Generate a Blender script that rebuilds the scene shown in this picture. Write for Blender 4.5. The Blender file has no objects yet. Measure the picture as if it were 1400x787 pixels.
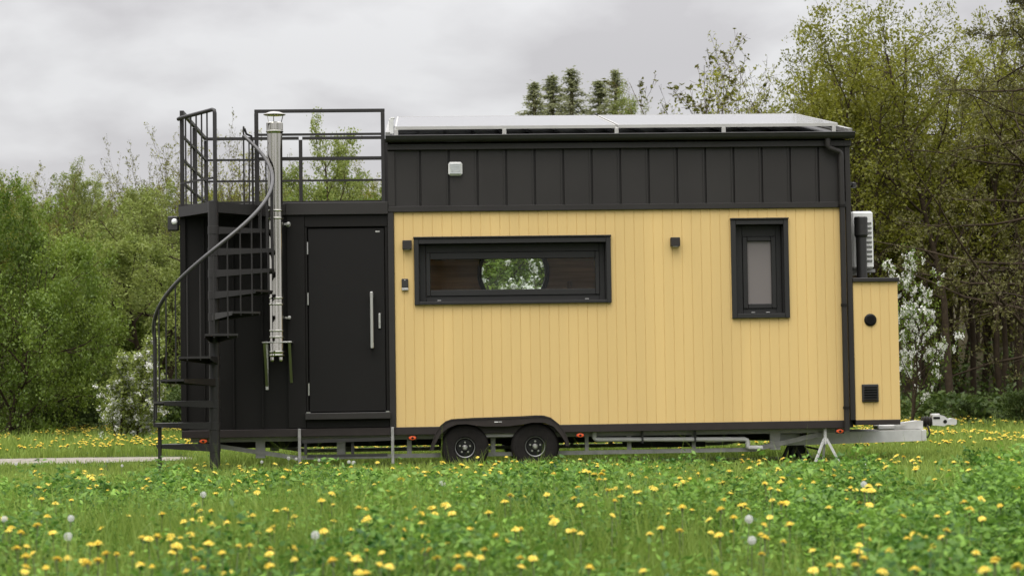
import bpy, math, random
import numpy as np
from mathutils import Vector, Matrix
rng = np.random.default_rng(11)
random.seed(7)
SC = bpy.context.scene
COL = SC.collection
PI = math.pi

# ------------------------------------------------------------------ camera
F_PX = 2690.0
CAM = np.array([0.2315, -21.008, 0.9887])
YAW, PITCH, ROLL = (math.radians(a) for a in (2.7717, 2.6178, -0.8300))
_d = np.array([math.sin(YAW)*math.cos(PITCH), math.cos(YAW)*math.cos(PITCH), math.sin(PITCH)])
_r = np.array([math.cos(YAW), -math.sin(YAW), 0.0])
_u = np.cross(_r, _d)
R_ = math.cos(ROLL)*_r + math.sin(ROLL)*_u
U_ = -math.sin(ROLL)*_r + math.cos(ROLL)*_u
cam_data = bpy.data.cameras.new('camera')
cam = bpy.data.objects.new('camera', cam_data); COL.objects.link(cam)
m4 = Matrix(((R_[0], U_[0], -_d[0], CAM[0]), (R_[1], U_[1], -_d[1], CAM[1]), (R_[2], U_[2], -_d[2], CAM[2]), (0, 0, 0, 1)))
cam.matrix_world = m4
cam_data.sensor_width = 36.0
cam_data.lens = F_PX/1400*36
cam_data.clip_start = 0.2; cam_data.clip_end = 2000
cam_data.dof.use_dof = True
cam_data.dof.focus_distance = 21.0
cam_data.dof.aperture_fstop = 4.5
SC.camera = cam

def spot(px, dist):
    """ground x, y on the sight line of photo column px, at a distance from the camera"""
    v = _d*F_PX + R_*(px-700); v = v/math.hypot(v[0], v[1])
    return CAM[0]+v[0]*dist, CAM[1]+v[1]*dist
def on_height(px, py, z):
    v = _d*F_PX + R_*(px-700) - U_*(py-393.5)
    t = (z-CAM[2])/v[2]
    return CAM[0]+v[0]*t, CAM[1]+v[1]*t

# ------------------------------------------------------------------ materials
def mat(name, col, rough=0.6, metal=0.0, var=0.0, vscale=6.0, bump=0.0, bscale=40.0, spec=0.5, coat=0.0, stretch=None, rnd=0.0, rvar=0.0):
    m = bpy.data.materials.new(name); m.use_nodes = True
    nt = m.node_tree; N = nt.nodes; L = nt.links
    b = N['Principled BSDF']
    b.inputs['Base Color'].default_value = (*col, 1)
    b.inputs['Roughness'].default_value = rough
    b.inputs['Metallic'].default_value = metal
    b.inputs['Specular IOR Level'].default_value = spec
    b.inputs['Coat Weight'].default_value = coat
    tc = N.new('ShaderNodeTexCoord'); mp = N.new('ShaderNodeMapping')
    L.new(tc.outputs['Object'], mp.inputs['Vector'])
    if stretch: mp.inputs['Scale'].default_value = stretch
    out = None
    if var > 0 or rvar > 0:
        n = N.new('ShaderNodeTexNoise'); n.inputs['Scale'].default_value = vscale; n.inputs['Detail'].default_value = 6
        L.new(mp.outputs['Vector'], n.inputs['Vector'])
        mr = N.new('ShaderNodeMapRange'); mr.inputs[1].default_value = 0.25; mr.inputs[2].default_value = 0.75
        mr.inputs[3].default_value = 1-var; mr.inputs[4].default_value = 1+var
        L.new(n.outputs['Fac'], mr.inputs[0]); out = mr.outputs[0]
        if rvar > 0:
            m2 = N.new('ShaderNodeMapRange'); m2.inputs[1].default_value = 0.3; m2.inputs[2].default_value = 0.7
            m2.inputs[3].default_value = rough-rvar; m2.inputs[4].default_value = rough+rvar
            L.new(n.outputs['Fac'], m2.inputs[0]); L.new(m2.outputs[0], b.inputs['Roughness'])
    if rnd > 0:
        a = N.new('ShaderNodeAttribute'); a.attribute_name = 'rnd'
        mr = N.new('ShaderNodeMapRange'); mr.inputs[3].default_value = 1-rnd; mr.inputs[4].default_value = 1+rnd
        L.new(a.outputs['Fac'], mr.inputs[0])
        if out is None: out = mr.outputs[0]
        else:
            mu = N.new('ShaderNodeMath'); mu.operation = 'MULTIPLY'
            L.new(out, mu.inputs[0]); L.new(mr.outputs[0], mu.inputs[1]); out = mu.outputs[0]
    if out is not None:
        vm = N.new('ShaderNodeVectorMath'); vm.operation = 'SCALE'; vm.inputs[0].default_value = col
        L.new(out, vm.inputs['Scale']); L.new(vm.outputs[0], b.inputs['Base Color'])
    if bump > 0:
        n = N.new('ShaderNodeTexNoise'); n.inputs['Scale'].default_value = bscale; n.inputs['Detail'].default_value = 4
        L.new(mp.outputs['Vector'], n.inputs['Vector'])
        bp = N.new('ShaderNodeBump'); bp.inputs['Strength'].default_value = bump; bp.inputs['Distance'].default_value = 0.01
        L.new(n.outputs['Fac'], bp.inputs['Height']); L.new(bp.outputs[0], b.inputs['Normal'])
    return m

def leafmat(name, c0, c1, trans=0.35, objvar=0.25, gloss=0.02):
    m = bpy.data.materials.new(name); m.use_nodes = True
    nt = m.node_tree; N = nt.nodes; L = nt.links
    for n in list(N): N.remove(n)
    o = N.new('ShaderNodeOutputMaterial')
    a = N.new('ShaderNodeAttribute'); a.attribute_name = 'rnd'
    mx = N.new('ShaderNodeMix'); mx.data_type = 'RGBA'
    mx.inputs['A'].default_value = (*c0, 1); mx.inputs['B'].default_value = (*c1, 1)
    L.new(a.outputs['Fac'], mx.inputs['Factor'])
    oi = N.new('ShaderNodeObjectInfo')
    mr = N.new('ShaderNodeMapRange'); mr.inputs[3].default_value = 1-objvar; mr.inputs[4].default_value = 1+objvar
    L.new(oi.outputs['Random'], mr.inputs[0])
    vm = N.new('ShaderNodeVectorMath'); vm.operation = 'SCALE'
    L.new(mx.outputs['Result'], vm.inputs[0]); L.new(mr.outputs[0], vm.inputs['Scale'])
    df = N.new('ShaderNodeBsdfDiffuse'); tr = N.new('ShaderNodeBsdfTranslucent'); ms = N.new('ShaderNodeMixShader')
    L.new(vm.outputs[0], df.inputs['Color']); L.new(vm.outputs[0], tr.inputs['Color'])
    ms.inputs[0].default_value = trans
    L.new(df.outputs[0], ms.inputs[1]); L.new(tr.outputs[0], ms.inputs[2])
    gl = N.new('ShaderNodeBsdfGlossy'); gl.inputs['Roughness'].default_value = 0.45; gl.inputs['Color'].default_value = (.8, .8, .8, 1)
    m2 = N.new('ShaderNodeMixShader'); m2.inputs[0].default_value = gloss
    L.new(ms.outputs[0], m2.inputs[1]); L.new(gl.outputs[0], m2.inputs[2])
    L.new(m2.outputs[0], o.inputs[0])
    return m

def glassmat(name, tint=(0.85, 0.88, 0.86)):
    m = bpy.data.materials.new(name); m.use_nodes = True
    nt = m.node_tree; N = nt.nodes; L = nt.links
    for n in list(N): N.remove(n)
    o = N.new('ShaderNodeOutputMaterial')
    t = N.new('ShaderNodeBsdfTransparent'); t.inputs[0].default_value = (*tint, 1)
    g = N.new('ShaderNodeBsdfGlossy'); g.inputs['Roughness'].default_value = 0.03
    fr = N.new('ShaderNodeFresnel'); fr.inputs[0].default_value = 1.28
    ms = N.new('ShaderNodeMixShader')
    L.new(fr.outputs[0], ms.inputs[0]); L.new(t.outputs[0], ms.inputs[1]); L.new(g.outputs[0], ms.inputs[2])
    L.new(ms.outputs[0], o.inputs[0])
    return m

YELLOW = mat('yellow_board_paint', (0.545, 0.388, 0.158), 0.6, var=0.07, vscale=3.0, bump=0.25, bscale=60, stretch=(1, 1, 0.06), rnd=0.012, spec=0.3)
BLACK = mat('anthracite_sheet_metal', (0.022, 0.020, 0.0185), 0.42, spec=0.27, var=0.10, vscale=1.6, bump=0.06, bscale=2.5, rvar=0.07)
BLACKD = mat('dark_shaded_metal', (0.0075, 0.0067, 0.006), 0.5, spec=0.16, var=0.12, vscale=1.8, bump=0.06, bscale=2.5, rvar=0.08)  # the upper cladding's metal with the porch shade put into its colour
FRAME = mat('anthracite_window_frame', (0.017, 0.0165, 0.0162), 0.45, spec=0.3, var=0.08, vscale=5)
DOORM = mat('charcoal_door_paint', (0.0075, 0.0068, 0.0064), 0.5, spec=0.18, var=0.06, vscale=2, bump=0.04, bscale=300)
STAIR = mat('charcoal_powder_coat', (0.018, 0.0165, 0.016), 0.40, spec=0.35, var=0.10, vscale=12)
RAILM = mat('grey_handrail', (0.045, 0.043, 0.043), 0.33, spec=0.45, var=0.1, vscale=10)
STEEL = mat('polished_steel', (0.50, 0.485, 0.44), 0.06, 1.0, var=0.05, vscale=4, bump=0.025, bscale=26, stretch=(1, 1, .03), rvar=0.02)
BRUSH = mat('brushed_steel', (0.55, 0.54, 0.52), 0.32, 1.0)
GALV = mat('galvanised_steel', (0.27, 0.265, 0.255), 0.5, 0.5, var=0.22, vscale=14, rvar=0.1)
GALVP = mat('pale_zinc_paint', (0.50, 0.50, 0.485), 0.45, 0.15, var=0.12, vscale=10)
ALU = mat('aluminium_frame', (0.36, 0.355, 0.335), 0.45, 0.3, var=0.06, vscale=8)
PVCG = mat('grey_plastic_pipe', (0.42, 0.42, 0.40), 0.5, var=0.08, vscale=8)
WHITE = mat('white_plastic', (0.62, 0.62, 0.60), 0.45, var=0.04, vscale=8)
BLKP = mat('black_plastic', (0.014, 0.013, 0.012), 0.5, var=0.15, vscale=9)
RUBBER = mat('tyre_rubber', (0.0095, 0.008, 0.007), 0.8, spec=.2, var=0.3, vscale=20, bump=0.2, bscale=60)
RIMM = mat('black_rim', (0.007, 0.007, 0.007), 0.35, spec=.3)
FENDER = mat('black_fender_plastic', (0.021, 0.016, 0.0145), 0.5, spec=0.3, var=0.15, vscale=10)
ORANGE = mat('orange_lens', (0.55, 0.08, 0.02), 0.3)
LAMPG = mat('lamp_glass', (0.75, 0.75, 0.74), 0.12, 0.35)
BROWNL = mat('dark_brown_lamp', (0.011, 0.007, 0.005), 0.5)
PVCELL = mat('solar_cells', (0.12, 0.12, 0.125), 0.22, spec=0.6, coat=0.2)
WOOD = mat('interior_wood', (0.80, 0.60, 0.42), 0.55, var=0.45, vscale=2.4, stretch=(0.5, 1, 9))
INNER = mat('interior_plaster', (0.35, 0.27, 0.2), 0.7)
GLASS = glassmat('window_glass')
FROST = mat('frosted_glass', (0.145, 0.13, 0.125), 0.3, spec=0.4)
# bathroom pane: opaque, one even warm grey
UNDER = mat('underside_boards', (0.02, 0.019, 0.018), 0.8)
BARK = mat('dark_bark', (0.042, 0.031, 0.020), 0.9, spec=0.1, var=0.35, vscale=8, bump=0.6, bscale=30)
BARKG = mat('grey_bark', (0.085, 0.070, 0.053), 0.9, spec=0.1, var=0.3, vscale=8, bump=0.5, bscale=30)
BARKC = mat('conifer_twigs', (0.085, 0.075, 0.042), 0.9, spec=0.1, var=0.3, vscale=8)
BARKR = mat('reddish_twigs', (0.10, 0.07, 0.048), 0.9, spec=0.1, var=0.3, vscale=8)

# ------------------------------------------------------------------ mesh builder
class MB:
    def __init__(s): s.v = []; s.f = []; s.r = []; s.s = []
    def add(s, vs, fs, r=0.5, smooth=False):
        o = len(s.v); s.v += [tuple(map(float, p)) for p in vs]
        for f in fs: s.f.append(tuple(o+i for i in f)); s.r.append(r); s.s.append(smooth)
        return s
    def box(s, x0, x1, y0, y1, z0, z1, r=0.5):
        vs = [(x0, y0, z0), (x1, y0, z0), (x1, y1, z0), (x0, y1, z0), (x0, y0, z1), (x1, y0, z1), (x1, y1, z1), (x0, y1, z1)]
        return s.add(vs, [(0, 3, 2, 1), (4, 5, 6, 7), (0, 1, 5, 4), (1, 2, 6, 5), (2, 3, 7, 6), (3, 0, 4, 7)], r)
    def rbox(s, x0, x1, y0, y1, z0, z1, b=0.004):
        """box with bevelled edges"""
        xs = (x0, x1); ys = (y0, y1); zs = (z0, z1); V = {}; vs = []
        for i in (0, 1):
            for j in (0, 1):
                for k in (0, 1):
                    for a in range(3):
                        p = [xs[i], ys[j], zs[k]]
                        for c, q in ((0, i), (1, j), (2, k)):
                            if c != a: p[c] += b if q == 0 else -b
                        V[i, j, k, a] = len(vs); vs.append(p)
        f = []
        def q(*ids):
            c = np.array([vs[n] for n in ids]); n = np.cross(c[1]-c[0], c[2]-c[0])
            ctr = np.array([(x0+x1)/2, (y0+y1)/2, (z0+z1)/2])
            f.append(ids if n @ (c.mean(0)-ctr) > 0 else ids[::-1])
        for a in range(3):
            o = [c for c in range(3) if c != a]
            for w in (0, 1):
                def key(p, r): 
                    k = [0, 0, 0]; k[a] = w; k[o[0]] = p; k[o[1]] = r; return V[k[0], k[1], k[2], a]
                q(key(0, 0), key(1, 0), key(1, 1), key(0, 1))
        for a in range(3):          # edges along axis a
            o = [c for c in range(3) if c != a]
            for p in (0, 1):
                for r in (0, 1):
                    k0 = [0, 0, 0]; k0[o[0]] = p; k0[o[1]] = r; k1 = list(k0); k1[a] = 1
                    q(V[(*k0, o[0])], V[(*k1, o[0])], V[(*k1, o[1])], V[(*k0, o[1])])
        for i in (0, 1):
            for j in (0, 1):
                for k in (0, 1): q(V[i, j, k, 0], V[i, j, k, 1], V[i, j, k, 2])
        return s.add(vs, f)
    def bar(s, p, q, w, h=None, up=(0, 0, 1)):
        h = h or w; p = Vector(p); q = Vector(q); d = (q-p).normalized(); up = Vector(up)
        if abs(d.dot(up)) > .98: up = Vector((0, 1, 0))
        a = d.cross(up).normalized(); b = a.cross(d)
        vs = []
        for c in (p, q):
            for i, j in ((-1, -1), (1, -1), (1, 1), (-1, 1)): vs.append(c + a*(i*w/2) + b*(j*h/2))
        return s.add(vs, [(0, 1, 2, 3), (7, 6, 5, 4), (0, 4, 5, 1), (1, 5, 6, 2), (2, 6, 7, 3), (3, 7, 4, 0)])
    def tube(s, pts, rad, n=8, cap=True):
        P = [Vector(p) for p in pts]; R = rad if hasattr(rad, '__len__') else [rad]*len(P)
        vs = []; fs = []; prev = None
        for i, p in enumerate(P):
            d = (P[min(i+1, len(P)-1)]-P[max(i-1, 0)]).normalized()
            if prev is None:
                ref = Vector((0, 0, 1)) if abs(d.z) < .9 else Vector((1, 0, 0)); a = d.cross(ref).normalized()
            else: a = (prev - d*prev.dot(d)).normalized()
            prev = a; b = d.cross(a)
            for k in range(n):
                t = 2*PI*k/n; vs.append(p + (a*math.cos(t)+b*math.sin(t))*R[i])
        for i in range(len(P)-1):
            for k in range(n):
                fs.append((i*n+k, i*n+(k+1) % n, (i+1)*n+(k+1) % n, (i+1)*n+k))
        s.add(vs, fs, smooth=True)
        if cap:
            e = (len(P)-1)*n
            s.add([vs[k] for k in range(n)], [tuple(range(n))[::-1]]); s.add([vs[e+k] for k in range(n)], [tuple(range(n))])
        return s
    def lathe(s, prof, c=(0, 0, 0), axis='z', n=24, smooth=True):
        for i in range(len(prof)-1):
            vs = []
            for (r, h) in prof[i:i+2]:
                for k in range(n):
                    t = 2*PI*k/n; x, y = r*math.cos(t), r*math.sin(t)
                    p = (x, y, h) if axis == 'z' else (x, h, y) if axis == 'y' else (h, x, y)
                    vs.append((p[0]+c[0], p[1]+c[1], p[2]+c[2]))
            s.add(vs, [(k, (k+1) % n, n+(k+1) % n, n+k) for k in range(n)], smooth=smooth)
        return s
    def prism(s, poly, y0, y1):
        """polygon in (x, z), extruded along y"""
        n = len(poly)
        vs = [(x, y0, z) for x, z in poly] + [(x, y1, z) for x, z in poly]
        fs = [(i, (i+1) % n, n+(i+1) % n, n+i) for i in range(n)]
        s.add(vs, fs)
        return s.add([(x, y0, z) for x, z in poly], [tuple(range(n))]).add([(x, y1, z) for x, z in poly], [tuple(range(n))[::-1]])
    def slab(s, poly, z0, z1):
        n = len(poly)
        vs = [(x, y, z0) for x, y in poly] + [(x, y, z1) for x, y in poly]
        return s.add(vs, [(i, (i+1) % n, n+(i+1) % n, n+i) for i in range(n)] + [tuple(range(n))[::-1], tuple(range(n, 2*n))])
    def band(s, outer, inner, y0, y1):
        """strip between two (x, z) polylines of equal length, extruded along y"""
        n = len(outer)
        vs = [(x, y0, z) for x, z in outer]+[(x, y0, z) for x, z in inner]+[(x, y1, z) for x, z in outer]+[(x, y1, z) for x, z in inner]
        fs = []
        for i in range(n-1):
            fs += [(i, i+1, n+i+1, n+i), (2*n+i, 3*n+i, 3*n+i+1, 2*n+i+1), (i, 2*n+i, 2*n+i+1, i+1), (n+i, n+i+1, 3*n+i+1, 3*n+i)]
        fs += [(0, n, 3*n, 2*n), (n-1, 3*n-1, 4*n-1, 2*n-1)]
        return s.add(vs, fs)
    def rect_holes(s, x0, x1, z0, z1, holes, y, prof=None):
        """wall sheet facing -y with rectangular holes (xa, xb, za, zb); prof: list of (x, dy, rnd)"""
        P = prof or [(x0, 0, .5), (x1, 0, .5)]
        xs = sorted(set([p[0] for p in P] + [h for H in holes for h in H[:2] if x0 < h < x1]))
        px = [p[0] for p in P]; py = [p[1] for p in P]
        for a, b in zip(xs[:-1], xs[1:]):
            if b-a < 1e-6: continue
            ya, yb = np.interp(a, px, py), np.interp(b, px, py); mid = (a+b)/2
            r = P[max(0, np.searchsorted(px, mid)-1)][2]
            segs = [(z0, z1)]
            for H in holes:
                if H[0] < mid < H[1]:
                    ns = []
                    for sa, sb in segs:
                        if H[2] > sa: ns.append((sa, min(sb, H[2])))
                        if H[3] < sb: ns.append((max(sa, H[3]), sb))
                    segs = [g for g in ns if g[1]-g[0] > 1e-6]
            for sa, sb in segs:
                s.add([(a, y+ya, sa), (b, y+yb, sa), (b, y+yb, sb), (a, y+ya, sb)], [(0, 1, 2, 3)], r)
        return s
    def ring_plate(s, x0, x1, z0, z1, cx, cz, r, y, n=48):
        ang = [2*PI*k/n for k in range(n)] + [math.atan2(z-cz, x-cx) % (2*PI) for x in (x0, x1) for z in (z0, z1)]
        ang = sorted(ang); vs = []
        for t in ang:
            c, q = math.cos(t), math.sin(t)
            k = min([(x1-cx)/c if c > 1e-9 else 1e9, (x0-cx)/c if c < -1e-9 else 1e9, (z1-cz)/q if q > 1e-9 else 1e9, (z0-cz)/q if q < -1e-9 else 1e9])
            vs += [(cx+r*c, y, cz+r*q), (cx+k*c, y, cz+k*q)]
        m = len(ang)
        return s.add(vs, [(2*i, 2*i+1, 2*((i+1) % m)+1, 2*((i+1) % m)) for i in range(m)])
    def build(s, name, material, parent=None):
        me = bpy.data.meshes.new(name)
        me.from_pydata(s.v, [], s.f)
        if isinstance(material, (list, tuple)):
            for q in material: me.materials.append(q)
        else: me.materials.append(material)
        a = me.attributes.new('rnd', 'FLOAT', 'FACE'); a.data.foreach_set('value', s.r)
        me.polygons.foreach_set('use_smooth', s.s)
        me.update()
        o = bpy.data.objects.new(name, me); COL.objects.link(o)
        if parent:
            o.parent = parent; o.matrix_parent_inverse = parent_inv(parent)
        return o
def parent_inv(p):
    return Matrix.Identity(4) if p.parent else Matrix.LocRotScale(p.location, p.rotation_euler, p.scale).inverted()
def tag(o, label=None, cat=None, group=None, kind=None):
    if label: o['label'] = label
    if cat: o['category'] = cat
    if group: o['group'] = group
    if kind: o['kind'] = kind
    return o
def empty(name, loc=(0, 0, 0), rz=0, s=1):
    o = bpy.data.objects.new(name, None); COL.objects.link(o)
    o.location = loc; o.rotation_euler = (0, 0, rz); o.scale = (s, s, s); o.empty_display_size = .1
    return o
def np_mesh(name, verts, quads, material, rnd=None, tris=None, mats=None, smooth=False):
    """fast mesh from numpy arrays; quads (n,4), tris (m,3)"""
    me = bpy.data.meshes.new(name)
    verts = np.ascontiguousarray(verts, dtype=np.float32)
    nq = 0 if quads is None else len(quads); ntq = 0 if tris is None else len(tris)
    me.vertices.add(len(verts)); me.vertices.foreach_set('co', verts.ravel())
    loops = []
    if nq: loops.append(np.asarray(quads, dtype=np.int32).ravel())
    if ntq: loops.append(np.asarray(tris, dtype=np.int32).ravel())
    loops = np.concatenate(loops)
    me.loops.add(len(loops)); me.loops.foreach_set('vertex_index', loops)
    starts = np.concatenate([np.arange(nq)*4, nq*4+np.arange(ntq)*3]).astype(np.int32)
    me.polygons.add(nq+ntq); me.polygons.foreach_set('loop_start', starts)
    for q in (material if isinstance(material, (list, tuple)) else [material]): me.materials.append(q)
    if mats is not None: me.polygons.foreach_set('material_index', np.asarray(mats, dtype=np.int32))
    a = me.attributes.new('rnd', 'FLOAT', 'FACE')
    a.data.foreach_set('value', (rng.random(nq+ntq) if rnd is None else np.asarray(rnd)).astype(np.float32))
    me.polygons.foreach_set('use_smooth', np.full(nq+ntq, smooth))
    me.update(calc_edges=True); me.validate()
    return me
def link(name, me, parent=None):
    o = bpy.data.objects.new(name, me); COL.objects.link(o); o.parent = parent
    return o

# ------------------------------------------------------------------ THE TINY HOUSE
H = empty('tiny_house', (1.5, 1.2, 0))
tag(H, 'tiny house on wheels with yellow board wall, black metal upper cladding and roof deck', 'tiny house')
HX0, HX1, HY1 = -2.27, 4.925, 2.45
W1 = (0.25, 2.27, 1.80, 2.45); W2 = (3.66, 4.19, 1.63, 2.62)
CW = (1.379, 2.235, 0.40)                       # round window in the back wall
# yellow boards
def boards(x0, x1, pitch=.1031, g=.010, dep=.0045):
    P = []; x = x0
    while x < x1-1e-4:
        e = min(x+pitch, x1); r = random.random()
        P += [(x, dep, r), (min(x+g/2, e), 0, r), (max(e-g/2, x+g/2), 0, r)]
        x = e
    P.append((x1, dep, .5)); return P
w = MB(); w.rect_holes(-.006, 4.866, .485, 2.78, [W1, W2], 0.0, boards(-.006, 4.866))
tag(w.build('board_wall', YELLOW, H), 'yellow vertical board wall')
# upper black cladding with standing seams
P = [(0.0, .0, .5)]
for k in range(15):
    x = .266+k*.3071
    P += [(x-.012, .0, .5), (x-.011, -.010, .5), (x+.003, -.010, .5), (x+.0055, .030, .5), (x+.026, .030, .5), (x+.028, .0, .5)]
P.append((HX1, .0, .5))
w = MB(); w.rect_holes(0.0, HX1, 2.836, 3.44, [], 0.004, P)
w.build('metal_cladding', BLACK, H)
w = MB()
w.rbox(-.066, 4.875, -.030, .02, 2.774, 2.836); w.rbox(-.066, .012, -.020, .02, 2.8365, 3.43)
w.rbox(-.070, HX1+.012, -.045, .03, 3.436, 3.502)
w.rbox(4.868, HX1, -.022, .30, .484, 3.434)          # right corner board
w.build('metal_trim', BLACK, H)
w = MB(); w.rbox(-.072, -.0065, -.024, .05, .47, 2.772); w.build('door_side_post', BLACK, H)
w = MB(); w.rbox(-2.27, 4.866, -.018, .06, .402, .484); w.build('skirt_trim', FENDER, H)
# ends, back, floor
w = MB()
w.box(4.85, HX1-.003, .30, HY1, .49, 3.55); w.prism([(4.85, 3.55), (HX1-.003, 3.55), (HX1-.003, 3.58), (4.85, 3.58)], .1, HY1)
w.add([(HX1-.003, .03, 3.50), (HX1-.003, HY1, 3.50), (HX1-.003, HY1, 3.965)], [(0, 1, 2)])
w.build('end_wall', BLACK, H)
w = MB(); w.add([(-.06, .03, 2.85), (-.06, HY1, 2.85), (-.06, HY1, 3.965), (-.06, .03, 3.56)], [(0, 1, 2, 3)]); w.build('end_wall', BLACK, H)
w = MB(); w.ring_plate(-.06, HX1-.003, .49, 2.84, *CW, HY1); w.add([(-.06, HY1, 2.84), (HX1-.003, HY1, 2.84), (HX1-.003, HY1, 3.965), (-.06, HY1, 3.965)], [(0, 1, 2, 3)])
tag(w.build('back_wall', YELLOW, H), 'yellow back wall with round window opening')
w = MB(); w.box(HX0+.01, HX1-.01, .0605, HY1-.005, .405, .50); w.build('floor_underside', UNDER, H)
# interior lining seen through the windows
w = MB()
w.rect_holes(.02, 4.84, .52, 2.95, [W1, W2], .175); w.ring_plate(.02, 4.84, .52, 3.2, *CW, 2.33)
w.add([(.02, .175, .52), (.02, 2.33, .52), (.02, 2.33, 3.2), (.02, .175, 2.95)], [(0, 1, 2, 3)])
w.add([(3.3, .175, .52), (3.3, 2.33, .52), (3.3, 2.33, 3.2), (3.3, .175, 2.95)], [(0, 1, 2, 3)])
w.add([(4.84, .175, .52), (4.84, 2.33, .52), (4.84, 2.33, 3.2), (4.84, .175, 2.95)], [(0, 1, 2, 3)])
w.add([(.02, .175, 2.95), (4.84, .175, 2.95), (4.84, 2.33, 3.2), (.02, 2.33, 3.2)], [(0, 1, 2, 3)])
w.add([(.02, .175, .525), (4.84, .175, .525), (4.84, 2.33, .525), (.02, 2.33, .525)], [(0, 1, 2, 3)])
inter = w.build('interior_lining', WOOD, H)
w = MB(); w.rbox(2.02, 2.06, 2.16, 2.30, 1.9, 2.12, .003); w.build('wall_shelf', INNER, inter)
# roof, verge, seams
zr = lambda y: 3.575+.179*y
w = MB()
w.add([(-.075, -.06, zr(-.06)), (HX1+.015, -.06, zr(-.06)), (HX1+.015, HY1+.05, zr(HY1+.05)), (-.075, HY1+.05, zr(HY1+.05)),
       (-.075, -.06, zr(-.06)-.05), (HX1+.015, -.06, zr(-.06)-.05), (HX1+.015, HY1+.05, zr(HY1+.05)-.05), (-.075, HY1+.05, zr(HY1+.05)-.05)],
      [(0, 1, 2, 3), (7, 6, 5, 4), (0, 4, 5, 1), (1, 5, 6, 2), (2, 6, 7, 3), (3, 7, 4, 0)])
for k in range(15):
    x = .266+k*.3071
    w.bar((x, -.05, zr(-.05)+.016), (x, HY1, zr(HY1)+.016), .02, .03)
roof = w.build('roof', BLACK, H)
for x in (-.06, HX1+.002): w = MB(); w.bar((x, -.05, zr(-.05)+.035), (x, HY1+.04, zr(HY1+.04)+.035), .05, .05); w.build('verge_flashing', GALV, roof)
# gutter: half round trough with a bright lip and brackets
w = MB(); prof = []
for k in range(9):
    t = PI + PI*k/8; prof.append((-.095+.048*math.cos(t), 3.575+.066*math.sin(t)))
vs = []
for x in (-.085, HX1+.035):
    vs += [(x, a, b) for a, b in prof]
n = len(prof)
w.add(vs, [(i, i+1, n+i+1, n+i) for i in range(n-1)], smooth=True)
w.add([(-.085, a, b) for a, b in prof], [tuple(range(n))]); w.add([(HX1+.035, a, b) for a, b in prof], [tuple(range(n))[::-1]])
w.tube([(-.085, -.143, 3.577), (HX1+.035, -.143, 3.577)], .008, 6)
gut = w.build('gutter', BLKP, H)
for k in range(8):
    x = .33+k*.62; w = MB(); w.bar((x, -.146, 3.572), (x, -.02, 3.594), .022, .004); w.build('gutter_bracket', GALV, gut)
# downpipe
w = MB()
w.tube([(4.672, -.085, 3.54), (4.672, -.085, 3.44), (4.682, -.082, 3.415), (4.80, -.06, 3.375), (4.818, -.055, 3.35), (4.82, -.055, 3.31), (4.82, -.055, .37)],
       .031, 12)
dp = w.build('downpipe', BLACK, H)
for z in (.62, 1.72, 2.79):
    w = MB(); w.lathe([(.036, z-.015), (.038, z-.014), (.038, z+.014), (.036, z+.015)], (4.82, -.055, 0), n=14); w.box(4.80, 4.84, -.03, .012, z-.012, z+.012); w.build('pipe_clip', BLACKD, dp)

# windows
def window(cx0, cx1, cz0, cz1, hole, sx0, sx1, sz0, sz1, gx0, gx1, gz0, gz1, gl, caps, label):
    w = MB(); a = .062
    w.rbox(cx0, hole[0]+.006, -.032, .03, cz0, cz1-.001, .004); w.rbox(hole[1]-.006, cx1, -.032, .03, cz0, cz1-.001, .004)
    w.rbox(hole[0]+.0065, hole[1]-.0065, -.030, .03, hole[3]-.02, cz1-.004, .004)
    w.rbox(hole[0]+.0065, hole[1]-.0065, -.036, .03, cz0+.002, hole[2]+.012, .004)
    w.rbox(cx0-.006, cx1+.006, -.046, .0, cz1, cz1+.016, .003)      # drip cap
    # reveals
    w.box(hole[0]-.02, hole[0]+.012, .03, .175, hole[2], hole[3]); w.box(hole[1]-.012, hole[1]+.02, .03, .175, hole[2], hole[3])
    w.box(hole[0]+.0122, hole[1]-.0122, .031, .175, hole[3]-.018, hole[3]+.02); w.box(hole[0]+.0122, hole[1]-.0122, .031, .175, hole[2]-.02, hole[2]+.014)
    win = w.build('window', FRAME, H); tag(win, label)
    s = MB(); y0, y1 = .095, .15
    s.rbox(hole[0]+.013, sx0, .11, .165, hole[2]+.015, hole[3]-.019, .003); s.rbox(sx1, hole[1]-.013, .11, .165, hole[2]+.015, hole[3]-.019, .003)
    s.rbox(sx0+.0005, sx1-.0005, .11, .165, sz1, hole[3]-.0195, .003); s.rbox(sx0+.0005, sx1-.0005, .11, .165, hole[2]+.0155, sz0, .003)
    s.build('fixed_frame', FRAME, win)
    s = MB()
    s.rbox(sx0+.001, gx0, y0, y1, sz0+.001, sz1-.001, .005); s.rbox(gx1, sx1-.001, y0, y1, sz0+.001, sz1-.001, .005)
    s.rbox(gx0+.0005, gx1-.0005, y0+.002, y1, gz1, sz1-.0012, .005); s.rbox(gx0+.0005, gx1-.0005, y0+.002, y1, sz0+.0012, gz0, .005)
    s.build('sash', FRAME, win)
    p = MB(); p.box(gx0-.008, gx1+.008, .128, .134, gz0-.008, gz1+.008); p.build('pane', gl, win)
    for x in caps:
        c = MB(); c.rbox(x-.022, x+.022, .096, .1095, hole[2]+.022, hole[2]+.034, .003); c.build('drain_cap', GALV, win)
    return win
window(.205, 2.314, 1.779, 2.49, W1, .33, 2.20, 1.875, 2.345, .377, 2.155, 1.941, 2.27, GLASS, (.47, 2.06), 'wide letterbox window showing the round window beyond')
window(3.613, 4.236, 1.592, 2.655, W2, 3.755, 4.12, 1.70, 2.48, 3.808, 4.068, 1.751, 2.429, FROST, (3.86, 4.02), 'narrow upright window with frosted pane')
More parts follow.
